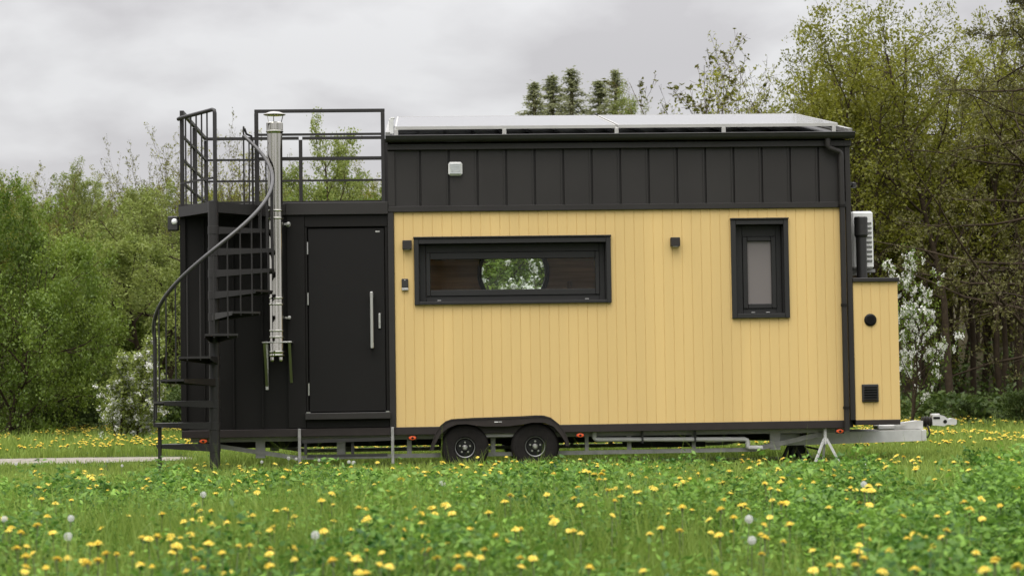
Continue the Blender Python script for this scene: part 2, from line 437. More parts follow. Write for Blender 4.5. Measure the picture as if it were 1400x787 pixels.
# round window in the back wall
w = MB(); cx, cz, cr = CW
w.lathe([(cr+.03, 2.28), (cr+.03, 2.33), (cr-.022, 2.33), (cr-.022, 2.28), (cr+.03, 2.28)], (cx, 0, cz), 'y', 48, False)
w.lathe([(cr+.03, 2.47), (cr+.03, 2.45), (cr-.0, 2.45), (cr-.0, 2.30)], (cx, 0, cz), 'y', 48, False)
w.lathe([(cr, 2.38), (cr-.022, 2.38), (cr-.022, 2.42), (cr, 2.42)], (cx, 0, cz), 'y', 48, False)
rw = w.build('round_window', BLKP, H)
w = MB(); w.add([(cx+(cr-.01)*math.cos(2*PI*k/48), 2.40, cz+(cr-.01)*math.sin(2*PI*k/48)) for k in range(48)], [tuple(range(48))]); w.build('pane', GLASS, rw)

# porch wall, darkened for shade, and door
w = MB(); w.rect_holes(HX0, -.07, .48, 2.80, [(-.955, -.065, .58, 2.66)], .035)
for x in (-2.03, -1.723, -1.417): w.box(x-.009, x+.009, .008, .034, .50, 2.75)
w.box(HX0, HX0+.02, .04, HY1, .40, 2.80); w.box(HX0+.02, -.07, HY1-.02, HY1, .48, 2.80)
w.box(-.95, -.07, .15, .17, .5, 2.75)
w.build('porch_wall', BLACKD, H)
w = MB(); w.rbox(HX0-.006, HX0+.055, -.014, .06, .404+.085, 2.75); w.rbox(-1.145, -.956, -.012, .034, .49, 2.752); w.build('porch_trim', BLACKD, H)
w = MB(); w.rbox(-.956, -.073, -.006, .034, 2.625, 2.752); w.rbox(-.9555, -.932, .0, .07, .655, 2.6245); w.rbox(-.104, -.0725, .0, .07, .655, 2.6245)
w.rbox(-.956, -.073, -.002, .034, .488, .573)
for x in (-.79, -.50, -.21): w.box(x-.005, x+.005, -.008, .0, .495, .57)
w.build('door_frame', BLACKD, H)
door = None
w = MB(); w.rbox(-.924, -.108, .012, .06, .656, 2.612, .006); door = w.build('door', DOORM, H)
w = MB(); w.rbox(-.268, -.236, -.075, -.052, 1.325, 1.926, .005)
for z in (1.36, 1.89): w.rbox(-.270, -.234, -.053, .013, z-.028, z+.028, .004)
w.build('handle', BRUSH, door)
w = MB(); w.rbox(-.182, -.156, -.008, .0125, 1.535, 1.698, .004); w.lathe([(.0, -.024), (.011, -.024), (.012, -.008)], (-.169, 0, 1.60), 'y', 12); w.build('lock_plate', BRUSH, door)
for z in (2.40, 1.86, .90):
    w = MB(); w.tube([(-.927, -.006, z-.065), (-.927, -.006, z+.065)], .009, 8); w.build('hinge', BRUSH, door)
w = MB(); w.rbox(-.205, -.158, .006, .013, 2.562, 2.578, .003); w.build('badge', ALU, door)
w = MB(); w.rbox(-.965, -.06, -.085, .011, .578, .650, .006); th = w.build('threshold', BLACK, H)
for a, b in ((-.952, -.91), (-.112, -.075)): w = MB(); w.box(a, b, -.07, -.03, .651, .66); w.build('corner_cap', BRUSH, th)

# roof deck and railing
w = MB(); w.rbox(-1.15, -.067, -.040, .05, 2.7535, 2.884); w.rbox(HX0-.02, -1.1505, -.0, .05, 2.7535, 2.884); w.rbox(HX0-.02, HX0+.03, .0505, HY1, 2.7535, 2.884)
w.rbox(HX0+.0305, -.067, HY1-.05, HY1+.02, 2.7535, 2.884); w.build('deck_fascia', BLACK, H)
w = MB(); w.box(HX0+.031, -.062, .051, HY1-.051, 2.80, 2.872); w.build('deck_floor', BLACKD, H)
zs = (3.872, 3.619, 3.366, 3.113)
w = MB(); w.rbox(-1.48, -.09, .002, .038, zs[0]-.018, zs[0]+.018, .004); RL = w.build('railing', STAIR, H)
def post(x, y, z1=3.853, s=.042, z0=2.872):
    q = MB(); q.rbox(x-s/2, x+s/2, y-s/2, y+s/2, z0, z1, .004); q.build('post', STAIR, RL)
def rail(p, q, s=.026):
    b = MB(); b.bar(p, q, s, s); b.build('rail', STAIR, RL)
post(-1.46, .02); post(-.112, .02); post(-2.25, .02, 3.885); post(-2.25, 1.2); post(-2.25, 2.4); post(-1.13, 2.4); post(-.112, 2.4)
for i, z in enumerate(zs):
    s = .034 if i == 0 else .024
    if i in (1, 2): rail((-1.439, .02, z), (-.133, .02, z), s)
    rail((-2.229, 2.4, z), (-1.151, 2.4, z), s); rail((-1.109, 2.4, z), (-.133, 2.4, z), s)
    rail((-2.25, .041, z), (-2.25, 1.179, z), s); rail((-2.25, 1.221, z), (-2.25, 2.379, z), s)
# chimney
CX, CY = -1.25, -.20
w = MB()
w.lathe([(.0, 1.27), (.078, 1.27), (.080, 1.29), (.080, 3.60), (.086, 3.615), (.088, 3.64), (.088, 3.712), (.083, 3.72), (.065, 3.72), (.065, 3.60), (.0, 3.59)], (CX, CY, 0), n=32)
chim = w.build('chimney', STEEL, H)
for z in (2.785, 2.705, 1.865, 1.80, 1.52, 1.455, 1.30, 1.265, 3.625):
    q = MB(); q.lathe([(.081, z-.012), (.090, z-.009), (.092, z), (.090, z+.009), (.081, z+.012)], (CX, CY, 0), n=32); q.build('joint_band', STEEL, chim)
q = MB(); q.lathe([(.0, 3.838), (.06, 3.832), (.112, 3.812), (.118, 3.804), (.11, 3.800), (.05, 3.806), (.0, 3.808)], (CX, CY, 0), n=32)
for t, ww in ((-.35, .016), (1.75, .008), (3.85, .006)): q.bar((CX+.072*math.cos(t), CY+.072*math.sin(t), 3.70), (CX+.10*math.cos(t), CY+.10*math.sin(t), 3.808), ww, .003)
q.build('rain_cap', STEEL, chim)
q = MB(); q.rbox(CX-.145, CX+.165, CY-.11, .034, 1.392, 1.406, .003)
for x in (CX-.12, CX+.14):
    q.bar((x, CY-.09, 1.39), (x, .02, .93), .028, .006); q.rbox(x-.016, x+.016, .012, .034, .90, 1.39, .003)
q.build('support_bracket', BRUSH, chim)
for x in (-.045, .045):
    q = MB(); q.lathe([(.0, 1.20), (.018, 1.20), (.022, 1.215), (.022, 1.245), (.014, 1.27)], (CX+x, CY-.02, 0), n=12); q.build('clamp_bolt', STEEL, chim)
for z in (2.65, 1.66):
    q = MB(); q.bar((CX+.1, CY+.06, z), (CX+.13, .034, z), .03, .02); q.lathe([(.0, -.03), (.016, -.026), (.02, 0)], (CX+.135, CY+.02, z), 'y', 12); q.build('wall_clip', ALU, chim)

# small fittings on the wall
w = MB(); w.rbox(.583, .734, -.038, .003, 3.158, 3.306, .02); vc = w.build('vent_cover', WHITE, H)
w = MB()
for k in range(6): w.box(.603, .714, -.044, -.0385, 3.178+k*.019, 3.190+k*.019)
w.build('grille', mat('vent_grille_grey', (.42, .44, .45), .5), vc)
for x in (.083, 2.957):
    w = MB(); w.rbox(x, x+.1, -.075, .0, 2.374, 2.469, .005); wl = w.build('wall_lamp', BROWNL, H)
    w = MB(); w.box(x+.02, x+.08, -.06, -.02, 2.370, 2.3735); w.build('lens', LAMPG, wl)
w = MB(); w.rbox(.070, .140, -.028, .0, 1.965, 2.062, .006); kp = w.build('keypad', BLKP, H)
w = MB(); w.rbox(.070, .140, -.030, .0, 1.937, 1.9645, .004); w.build('lower_cover', ALU, kp)
w = MB(); w.box(.098, .112, -.0295, -.0285, 2.045, 2.051); w.build('status_light', WHITE, kp)
w = MB(); w.rbox(-2.40, -2.29, -.05, .06, 2.60, 2.755, .01); w.rbox(-2.30, -2.26, .0, .05, 2.66, 2.72, .004)
fl = w.build('floodlight', BLKP, H)
w = MB(); w.lathe([(.0, -.068), (.02, -.065), (.030, -.058), (.033, -.05)], (-2.328, 0, 2.695), 'y', 16); w.build('lens', LAMPG, fl)
w = MB(); w.lathe([(.0, -.03), (.02, -.026), (.027, -.012), (.028, .0)], (-1.13+.0, .0, 2.655), 'y', 14); w.build('spotlight', LAMPG, H)

# solar panels on the sloping roof
for i, (xa, xb) in enumerate(((.025, 2.385), (2.42, 4.80))):
    for j, (ya, yb) in enumerate(((-.01, 2.36),)):
        off = .085
        w = MB()
        za, zb = zr(ya)+off, zr(yb)+off
        def fr(x0, x1, y0, y1, h=.036):
            w.add([(x0, y0, zr(y0)+off), (x1, y0, zr(y0)+off), (x1, y1, zr(y1)+off), (x0, y1, zr(y1)+off),
                   (x0, y0, zr(y0)+off+h), (x1, y0, zr(y0)+off+h), (x1, y1, zr(y1)+off+h), (x0, y1, zr(y1)+off+h)],
                  [(0, 3, 2, 1), (4, 5, 6, 7), (0, 1, 5, 4), (1, 2, 6, 5), (2, 3, 7, 6), (3, 0, 4, 7)])
        fr(xa, xb, ya, yb, .032)
        pan = w.build('solar_panel', PVCELL, H)
        w = MB(); fr(xa-.002, xb+.002, ya-.003, ya+.012, .034); fr(xa-.002, xb+.002, yb-.012, yb+.003, .034); fr(xa-.003, xa+.012, ya+.0125, yb-.0125, .034); fr(xb-.012, xb+.003, ya+.0125, yb-.0125, .034)
        w.build('panel_frame', ALU, pan)
for x in (.03, 1.19, 2.40, 3.56, 4.76):
    w = MB(); w.rbox(x-.022, x+.022, -.015, .03, zr(0)+.0, zr(0)+.083, .003); w.rbox(x-.05, x+.05, -.03, .05, zr(0), zr(0)+.012, .003); w.bar((x, -.01, zr(0)+.075), (x, 2.36, zr(2.36)+.075), .035, .02)
    w.build('panel_bracket', ALU, H)
w = MB(); w.rbox(-.045, .005, -.02, .02, zr(0)+.035, zr(0)+.20, .004); w.rbox(-.03, .018, -.02, .02, zr(0)+.2, zr(0)+.215, .003); w.build('end_clamp', GALVP, H)

# low storage box at the drawbar end
w = MB(); w.rect_holes(4.93, 5.418, .485, 1.968, [], 0.0, boards(4.93, 5.418, .0976)); w.box(4.935, 5.416, .012, 1.95, .49, 1.965)
bx = w.build('storage_box', YELLOW, H); tag(bx, 'low yellow board box at the drawbar end')
w = MB(); w.rbox(4.926, 5.432, -.030, 1.97, 1.9685, 2.012, .005); w.build('top_trim', BLACK, bx)
w = MB(); w.rbox(4.926, 5.412, -.018, 1.96, .430, .484, .004); w.build('bottom_trim', FENDER, bx)
w = MB(); w.lathe([(.0, -.022), (.05, -.022), (.066, -.012), (.066, .006)], (5.112, 0, 1.559), 'y', 28)
for k in range(5): w.box(5.075, 5.149, -.027, -.0225, 1.525+k*.016, 1.531+k*.016)
w.build('round_vent', BLACKD, bx)
w = MB(); w.rbox(5.002, 5.181, -.022, .004, .676, .867, .006); lv = w.build('louvre_vent', BLKP, bx)
w = MB()
for k in range(6): w.add([(5.02, -.024, .690+k*.027), (5.163, -.024, .690+k*.027), (5.163, -.045, .703+k*.027), (5.02, -.045, .703+k*.027)], [(0, 1, 2, 3)])
w.build('louvre_blades', FRAME, lv)
# air conditioner and black duct above the box
w = MB(); w.rbox(5.045, 5.285, .50, 1.36, 2.14, 2.775, .02); ac = w.build('air_conditioner', WHITE, H)
w = MB()
for k in range(9): w.box(5.19, 5.265, .490, .499, 2.215+k*.052, 2.235+k*.052)
w.lathe([(.24, 5.287), (.25, 5.295), (.25, 5.300), (.0, 5.300)], (0, .86, 2.46), 'x', 24); w.build('grille', mat('slot_grey', (.12, .12, .115), .6), ac)
for y in (.62, 1.24): w = MB(); w.bar((4.925, y, 2.12), (5.32, y, 2.12), .035); w.build('wall_bracket', GALV, ac)
w = MB(); w.lathe([(.0, 2.70), (.068, 2.70), (.074, 2.69), (.074, 2.50), (.058, 2.47), (.058, 2.012)], (5.115, .36, 0), n=20); w.build('duct_pipe', BLKP, H)
w = MB(); w.rbox(4.925, 4.975, .1, .14, 3.02, 3.06, .004); w.lathe([(.0, 3.0), (.03, 3.0), (.03, 3.05), (.0, 3.06)], (4.99, .12, 0), n=12); w.build('sensor', BLKP, H)

# chassis
def mirror_y(f):
    f(.20); f(2.25)
w = MB()
def chord(y):
    w.bar((-2.2, y, .375), (4.9, y, .375), .05, .05)
    w.bar((-1.95, y, .315), (-1.08, y, .172), .05, .045); w.bar((-1.08, y, .172), (3.85, y, .180), .05, .042); w.bar((3.85, y, .182), (4.60, y, .338), .05, .05)
    for x, ww in ((-1.46, .10), (-.60, .09), (.13, .05), (1.03, .05), (2.04, .04), (2.50, .045), (3.2, .04), (4.085, .11)):
        w.bar((x, y+.01, .175), (x, y+.01, .37), .05, ww, (1, 0, 0))
mirror_y(chord)
for x in (-1.46, -.60, .13, 2.04, 3.2, 4.085): w.bar((x, .22, .36), (x, 2.23, .36), .05, .05)
for x in (.722, 1.470): w.bar((x, .1, .26), (x, 2.35, .26), .06, .06)
w.build('chassis', GALV, H)
w = MB()
for x in (-1.9, -1.0, -.3, .4, 2.2, 3.0, 3.7, 4.4): w.box(x, x+.06, .3, 2.2, .30, .40)
w.box(-2.2, 4.85, .9, 1.5, .26, .395); w.box(2.6, 3.4, .7, 1.9, .2, .258); w.build('underfloor_frame', UNDER, H)
w = MB(); w.tube([(2.115, .1, .40), (2.115, .1, .335), (2.13, .1, .322), (2.15, .1, .318), (3.74, .1, .296), (3.765, .1, .285), (3.772, .1, .265), (3.772, .1, .215), (3.785, .1, .205), (3.93, .1, .200)], .026, 10)
dr = w.build('drain_pipe', PVCG, H)
for x in (2.63, 3.2): q = MB(); q.box(x-.01, x+.01, .065, .13, .272, .40); q.build('pipe_hanger', BLKP, dr)
# wheels
def tyre_prof():
    return [(.118, .085), (.205, .088), (.235, .080), (.250, .062), (.257, .05), (.259, .0), (.257, -.05), (.250, -.062), (.235, -.080), (.205, -.088), (.118, -.085)]
for side, y0 in ((-1, .03), (1, 2.42)):
    for x in (.722, 1.470):
        w = MB(); w.lathe([(r, h) for r, h in tyre_prof()], (x, y0, .259), 'y', 40); wh = w.build('wheel', RUBBER, H)
        q = MB(); f = side
        q.lathe([(.0, f*.052), (.085, f*.052), (.095, f*.04), (.118, f*.045), (.128, f*.075), (.135, f*.084), (.142, f*.086)], (x, y0, .259), 'y', 36); q.build('rim', RIMM, wh)
        q = MB(); q.lathe([(.098, f*.060), (.106, f*.066), (.112, f*.060)], (x, y0, .259), 'y', 36); q.build('rim_ring', mat('grey_rim_edge', (.16, .16, .155), .4, .5) if side < 0 and x < 1 else bpy.data.materials['grey_rim_edge'], wh)  # plain grey ring near the rim's inner edge
        q = MB(); q.lathe([(.0, f*.088), (.018, f*.088), (.024, f*.082), (.030, f*.075), (.031, f*.052)], (x, y0, .259), 'y', 18); q.build('hub_cap', BRUSH, wh)
        q = MB()
        for k in range(5):
            t = 2*PI*k/5+.3; q.lathe([(.0, f*.070), (.009, f*.070), (.0115, f*.064), (.0115, f*.05)], (x+.056*math.cos(t), y0, .259+.056*math.sin(t)), 'y', 8)
        q.build('wheel_bolts', BRUSH, wh)
# twin mudguard, measured outline
OUT = [(.345, .235), (.366, .30), (.408, .42), (.465, .497), (.521, .540), (.585, .560), (.80, .567), (1.08, .571), (1.30, .575), (1.47, .583), (1.558, .582), (1.635, .560), (1.722, .492), (1.776, .42), (1.818, .32), (1.828, .262)]
INN = [(.385, .235), (.408, .305), (.462, .405), (.540, .470), (.630, .505), (.740, .510), (.85, .490), (.96, .480), (1.18, .480), (1.325, .495), (1.44, .515), (1.566, .512), (1.665, .468), (1.738, .38), (1.788, .30), (1.79, .262)]
for y0, y1 in ((-.115, .019),):
    w = MB(); w.band(OUT, INN, y0, y1)
    ln = [(x, z-.0) for x, z in OUT]; ln2 = [(a+(c-a)*.12, b+(d-b)*.12) for (a, b), (c, d) in zip(OUT, INN)]
    w.band([(a-(c-a)*.02, b-(d-b)*.10) for (a, b), (c, d) in zip(OUT, INN)], ln2, y0-.008, y0-.0005)
    mg = w.build('mudguard', FENDER, H)
    q = MB(); q.box(1.035, 1.075, y0-.003, y0-.0005, .523, .531); q.box(1.080, 1.115, y0-.003, y0-.0005, .525, .530); q.build('badge', WHITE, mg)
    q = MB(); q.box(.90, 1.29, .02, .05, .365, .478); q.build('axle_plate', GALV, mg)
for x in (-2.045, .166, 1.955, 4.755):
    w = MB(); w.rbox(x-.047, x+.047, -.004, .022, .344, .393, .006); mk = w.build('side_marker', BLKP, H)
    q = MB(); q.lathe([(.014, -.016), (.03, -.014), (.036, -.004)], (0, 0, 0), 'y', 20)
    q.v = [(a*1.15+x, b, c*.62+.3685) for a, b, c in q.v]; q.build('lens', ORANGE, mk)
    q = MB(); q.lathe([(.0, -.018), (.013, -.0165)], (x, 0, .3685), 'y', 12); q.build('lens_centre', RIMM, mk)
# step frame under the door
w = MB(); w.rbox(-1.044, -1.012, -.07, -.035, .10, .487, .003); stp = w.build('step_frame', GALV, H)
w = MB(); w.rbox(-.061, -.029, -.07, -.035, .10, .487, .003); w.build('step_post', GALV, stp)
w = MB(); w.bar((-1.0, -.05, .35), (-.02, -.05, .365), .03, .035); w.bar((-.95, -.045, .195), (-.1, -.045, .195), .03, .03); w.bar((-.965, -.045, .21), (-.965, -.045, .34), .03, .03); w.bar((-.47, .0, .195), (-.47, .0, .34), .03, .05); w.build('crossbar', BLKP, stp)
# drawbar
w = MB()
w.bar((4.15, .32, .275), (5.93, 1.05, .278), .06, .125); w.bar((4.15, 2.13, .275), (5.93, 1.37, .278), .06, .125); w.rbox(5.90, 5.955, 1.0, 1.42, .215, .341, .004)
db = w.build('drawbar', GALVP, H)
w = MB(); w.rbox(5.42, 5.62, 1.08, 1.32, .345, .40, .012); w.prism([(5.60, .345), (5.95, .345), (5.95, .438), (5.90, .442), (5.60, .405)], 1.12, 1.29); w.bar((5.62, 1.08, .385), (5.74, 1.08, .40), .02, .012); w.build('overrun_housing', GALVP, db)
w = MB(); w.lathe([(.032, 5.95), (.062, 5.965), (.046, 5.98), (.068, 5.995), (.05, 6.01), (.066, 6.025), (.046, 6.04), (.06, 6.055), (.034, 6.07)], (0, 1.2, .425), 'x', 18); w.tube([(6.0, 1.13, .39), (6.02, 1.10, .30), (6.0, 1.12, .25), (5.97, 1.15, .27)], .012, 6); w.build('gaiter', BLKP, db)
w = MB(); w.prism([(6.065, .385), (6.20, .372), (6.235, .39), (6.325, .383), (6.345, .40), (6.345, .445), (6.30, .462), (6.25, .452), (6.20, .49), (6.13, .507), (6.065, .495)], 1.14, 1.26)
w.rbox(6.06, 6.16, 1.175, 1.225, .5, .515, .004); cp = w.build('coupling', GALVP, db)
w = MB(); w.lathe([(.0, 1.134), (.02, 1.134), (.022, 1.139)], (6.21, 0, .425), 'y', 14); w.box(6.075, 6.15, 1.134, 1.139, .455, .48); w.build('coupling_bolt', RIMM, cp)

# ------------------------------------------------------------------ SPIRAL STAIRCASE
PX, PY = -1.862, -.60
S = empty('spiral_staircase', (PX, PY, 0)); tag(S, 'charcoal metal spiral staircase with curved handrail climbing to the roof deck', 'staircase')
w = MB(); w.lathe([(.062, .0), (.054, .02), (.054, 2.86), (.0, 2.87)], (PX, PY, 0), n=24); pole = w.build('centre_pole', STAIR, S)
RISE, Z2, RO = .2237, .580, .625
def phi(k): return math.radians(180+(k-2)*25.7)
for k in range(1, 12):
    t = phi(k); zt = Z2+(k-2)*RISE; da = math.radians(15.5)
    pol = []
    for a in (-.05, .05): pass
    pts = [(.045*math.cos(t-PI/2)+.03*math.cos(t), .045*math.sin(t-PI/2)+.03*math.sin(t))]
    for j in range(7):
        a = t-da+2*da*j/6; pts.append((RO*math.cos(a), RO*math.sin(a)))
    pts.append((.045*math.cos(t+PI/2)+.03*math.cos(t), .045*math.sin(t+PI/2)+.03*math.sin(t)))
    pts = [(PX+a, PY+b) for a, b in pts]
    w = MB(); w.slab(pts, zt-.022, zt)
    # folded front flange, deeper towards the pole
    for e in (1, -1):
        c = (PX+RO*.985*math.cos(t-e*da), PY+RO*.985*math.sin(t-e*da)); p0 = pts[0] if e == 1 else pts[-1]
        nx, ny = (p0[1]-c[1]), -(p0[0]-c[0]); l = math.hypot(nx, ny); nx, ny = nx/l*.004, ny/l*.004
        w.add([(p0[0]-nx, p0[1]-ny, zt-.022), (c[0]-nx, c[1]-ny, zt-.022), (c[0]-nx, c[1]-ny, zt-.038), (p0[0]-nx, p0[1]-ny, zt-.075),
               (p0[0]+nx, p0[1]+ny, zt-.022), (c[0]+nx, c[1]+ny, zt-.022), (c[0]+nx, c[1]+ny, zt-.038), (p0[0]+nx, p0[1]+ny, zt-.075)],
              [(0, 1, 2, 3), (7, 6, 5, 4), (3, 2, 6, 7), (0, 4, 5, 1), (1, 5, 6, 2), (0, 3, 7, 4)])
    w.lathe([(.055, zt-.08), (.059, zt-.078), (.059, zt+.004), (.055, zt+.006)], (PX, PY, 0), n=20)
    w.build('tread', STAIR, S)
def hz(t): return Z2+(math.degrees(t)-180)/25.7*RISE+.90
pts = []
t0, t1 = math.radians(176), math.radians(424)
for i in range(64):
    t = t0+(t1-t0)*i/63; pts.append((PX+(RO-.012)*math.cos(t), PY+(RO-.012)*math.sin(t), hz(t)))
pts = [(pts[0][0], pts[0][1]+.005, .62), (pts[0][0], pts[0][1]+.003, pts[0][2]-.12)] + pts
w = MB(); w.tube(pts, .0195, 12); w.build('handrail', RAILM, S)
for k in range(1, 12):
    for dt in (-12.85, 0):
        t = phi(k)+math.radians(dt+6); zt = Z2+(k-2)*RISE
        if t < t0+.05: continue
        x, y = PX+(RO-.012)*math.cos(t), PY+(RO-.012)*math.sin(t)
        w = MB(); w.tube([(x, y, zt-.04), (x, y, hz(t)-.015)], .0085, 6); w.build('baluster', STAIR, S)
w = MB(); x, y = PX+(RO-.04)*math.cos(phi(1.6)), PY+(RO-.04)*math.sin(phi(1.6)); w.rbox(x-.018, x+.018, y-.018, y+.018, 0, .56, .003); w.build('foot_post', STAIR, S)
w = MB(); w.slab([(PX+.02, PY-.04), (-1.36, -.05), (-1.36, -.001), (-2.285, -.001), (-2.285, -.05), (PX-.04, PY-.02)], 2.742, 2.850); w.build('landing', STAIR, S)
# landing guard
w = MB(); w.tube([(-2.285, -.012, 3.79), (-2.26, -.045, 3.797), (PX+.0, PY-.005, 3.808), (PX+.02, PY-.018, 3.80), (PX+.025, PY-.02, 3.77), (PX+.025, PY-.02, 2.85)], .021, 10); w.build('guard_rail', STAIR, S)
for k in range(1, 6):
    f = k/6.; x, y = -2.26+(PX+2.26)*f, -.045+(PY+.045)*f
    w = MB(); w.tube([(x, y, 2.85), (x, y, 3.79)], .0095, 6); w.build('guard_baluster', STAIR, S)
w = MB(); w.bar((-2.25, -.05, 3.1), (PX, PY, 3.1), .02); w.build('guard_lower_rail', STAIR, S)
w = MB(); w.tube([(-1.50, -.02, 2.87), (-1.50, -.02, 3.56), (-1.51, -.03, 3.60), (-1.56, -.05, 3.62), (-1.58, -.055, 3.68)], .012, 8)
w.tube([(-1.59, -.06, 2.84), (-1.59, -.06, 3.70)], .0095, 6); w.build('rail_return', STAIR, S)

# ------------------------------------------------------------------ jack stands
def jack(x, y, top, spread, m, label, tw=.022):
    J = empty('jack_stand', (x, y, 0)); tag(J, label, 'jack stand', 'stands propping up the trailer')
    w = MB(); w.tube([(x, y, top-.17), (x, y, top-.01)], .020, 10); w.lathe([(.0, top+.008), (.03, top+.008), (.03, top-.004), (.012, top-.012)], (x, y, 0), n=12); w.build('post', m, J)
    for k in range(3):
        t = -PI/2+.0+k*2*PI/3+PI/3
        w = MB(); a, b = x+spread*math.cos(t), y+spread*math.sin(t)
        w.bar((x+.015*math.cos(t), y+.015*math.sin(t), top-.11), (a, b, .01), tw, tw); w.rbox(a-.022, a+.022, b-.022, b+.022, 0, .012, .003); w.build('leg', m, J)
    return J
jack(4.605, .05, .40, .165, GALVP, 'silver tripod jack stand under the front corner of the trailer')
jack(4.34, .62, .345, .15, BLKP, 'black tripod jack stand behind and left of the silver one', .026)
J = jack(4.66, 1.85, .345, .13, BLKP, 'black jack with crank bar half hidden behind the silver stand', .04)
w = MB(); w.bar((4.43, 1.8, .21), (4.66, 1.85, .20), .025); w.bar((4.66, 1.85, .16), (4.92, 1.8, .10), .022); w.rbox(4.60, 4.72, 1.79, 1.91, .06, .24, .01); w.build('crank_bar', BLKP, J)

# PART2

# ------------------------------------------------------------------ TERRAIN
_lat = rng.random((8, 128, 128))
def vn(x, y, s, k=0):
    """smooth lattice noise 0..1"""
    x = np.asarray(x, float)/s+37.3*(k+1); y = np.asarray(y, float)/s+11.7*(k+1)
    i = np.floor(x).astype(int); j = np.floor(y).astype(int); u = x-i; v = y-j
    u = u*u*(3-2*u); v = v*v*(3-2*v); L = _lat[k % 8]
    g = lambda a, b: L[a % 128, b % 128]
    return (g(i, j)*(1-u)+g(i+1, j)*u)*(1-v)+(g(i, j+1)*(1-u)+g(i+1, j+1)*u)*v
def terr(x, y):
    x = np.asarray(x, float); y = np.asarray(y, float)
    h = (vn(x, y, 3.5, 1)-.5)*.06*np.clip((np.abs(y-1)-2.2)/4, 0, 1)
    t = np.clip(y-21, 0, None); h = h + 9.0*(1-np.exp(-t/55.0))*np.clip(t/6, 0, 1)
    return h
def veg(x, y):
    """height of the meadow growth"""
    x = np.asarray(x, float); y = np.asarray(y, float)
    a = np.clip((-3.0-y)/7.5, 0, 1)
    base = (.135+.17*a)*(1+.55*weed(x, y))
    base = base*(1-.42*np.clip((x-1.6)/1.2, 0, 1)*np.clip((y+6.5)/3, 0, 1))
    n = .62*vn(x, y, 1.1, 2)+.38*vn(x, y, .4, 3)
    h = base*(.50+1.0*n)
    h = np.minimum(h, .13+.28*np.clip((-2-y)/7, 0, 1))
    inside = (x > -2.4) & (x < 5.4) & (y > .1) & (y < 2.5)
    h = np.where(inside, h*.45, h)
    back = np.clip((y-3)/6, 0, 1); h = h*(1+.5*back)
    h = np.where((x < -2.5) & (y > -1.5) & (y < 4.5), h*.42, h)
    tr = (np.abs(y-track_y(x)) < .95+.25*(vn(x, y, .8, 4)-.5)) & (x < -3.0+vn(x, y, .7, 5))
    return np.where(tr, .012, h)
def weed(x, y):
    """0..1, where broad leaved weeds take over from the grass"""
    x = np.asarray(x, float); y = np.asarray(y, float)
    n = .6*vn(x, y, 1.9, 4)+.4*vn(x, y, .7, 6)
    return np.clip((n+.05*np.clip((x-.5)/2.5, -1, 1)+.04*np.clip((-8-y)/3, -1, 1)-.365)*5.5, 0, 1)*np.clip((-3.2-y-1.2*np.clip(x-2, 0, 1))/2.5, 0, 1)
def track_y(x): return 4.6+.02*(np.asarray(x, float)+2)
xs = np.concatenate([-np.geomspace(400, 24, 16), np.linspace(-20, 20, 101), np.geomspace(24, 400, 16)])
ys = np.concatenate([-np.geomspace(200, 22, 10), np.linspace(-18, 30, 121), np.geomspace(33, 700, 26)])
gx, gy = np.meshgrid(xs, ys); gz = terr(gx, gy)
nx, ny = len(xs), len(ys)
ii, jj = np.meshgrid(np.arange(nx-1), np.arange(ny-1)); q0 = (jj*nx+ii).ravel()
GROUND = bpy.data.materials.new('meadow_soil'); GROUND.use_nodes = True
nt = GROUND.node_tree; N = nt.nodes; L = nt.links; b = N['Principled BSDF']; b.inputs['Roughness'].default_value = .95; b.inputs['Specular IOR Level'].default_value = .1
tc = N.new('ShaderNodeTexCoord'); no = N.new('ShaderNodeTexNoise'); no.inputs['Scale'].default_value = 1.7; no.inputs['Detail'].default_value = 9
L.new(tc.outputs['Object'], no.inputs['Vector'])
cr = N.new('ShaderNodeValToRGB'); cr.color_ramp.elements[0].position = .3; cr.color_ramp.elements[0].color = (.030, .040, .012, 1); cr.color_ramp.elements[1].position = .7; cr.color_ramp.elements[1].color = (.055, .075, .020, 1)
L.new(no.outputs['Fac'], cr.inputs[0])
sx = N.new('ShaderNodeSeparateXYZ'); L.new(tc.outputs['Object'], sx.inputs[0])
mr = N.new('ShaderNodeMapRange'); mr.inputs[1].default_value = 14.5; mr.inputs[2].default_value = 17.5; L.new(sx.outputs['Y'], mr.inputs[0])
mx = N.new('ShaderNodeMix'); mx.data_type = 'RGBA'; mx.inputs['B'].default_value = (.040, .034, .016, 1)
L.new(mr.outputs[0], mx.inputs['Factor']); L.new(cr.outputs[0], mx.inputs['A']); L.new(mx.outputs['Result'], b.inputs['Base Color'])
g = link('ground', np_mesh('ground', np.stack([gx.ravel(), gy.ravel(), gz.ravel()], 1), np.stack([q0, q0+1, q0+nx+1, q0+nx], 1), GROUND, smooth=True)); g['kind'] = 'structure'
# gravel track
GRAV = mat('pale_gravel', (.19, .17, .14), .95, var=.35, vscale=9, bump=.8, bscale=45)
xs = np.linspace(-40, -1.9, 198); tv = np.linspace(-1, 1, 9); V = []
for x in xs:
    wv = 1.0*min(1, (-1.85-x)/2.4)
    for t in tv:
        y = float(track_y(x))+t*(wv+.18*(float(vn(x, t, .9, 4))-.5)); V.append((x, y, float(terr(x, y))+.014-.006*abs(t)))
n = len(tv); ii, jj = np.meshgrid(np.arange(n-1), np.arange(len(xs)-1)); q0 = (jj*n+ii).ravel()
g = link('gravel_track', np_mesh('gravel_track', V, np.stack([q0, q0+n, q0+n+1, q0+1], 1), GRAV, smooth=True)); g['kind'] = 'structure'

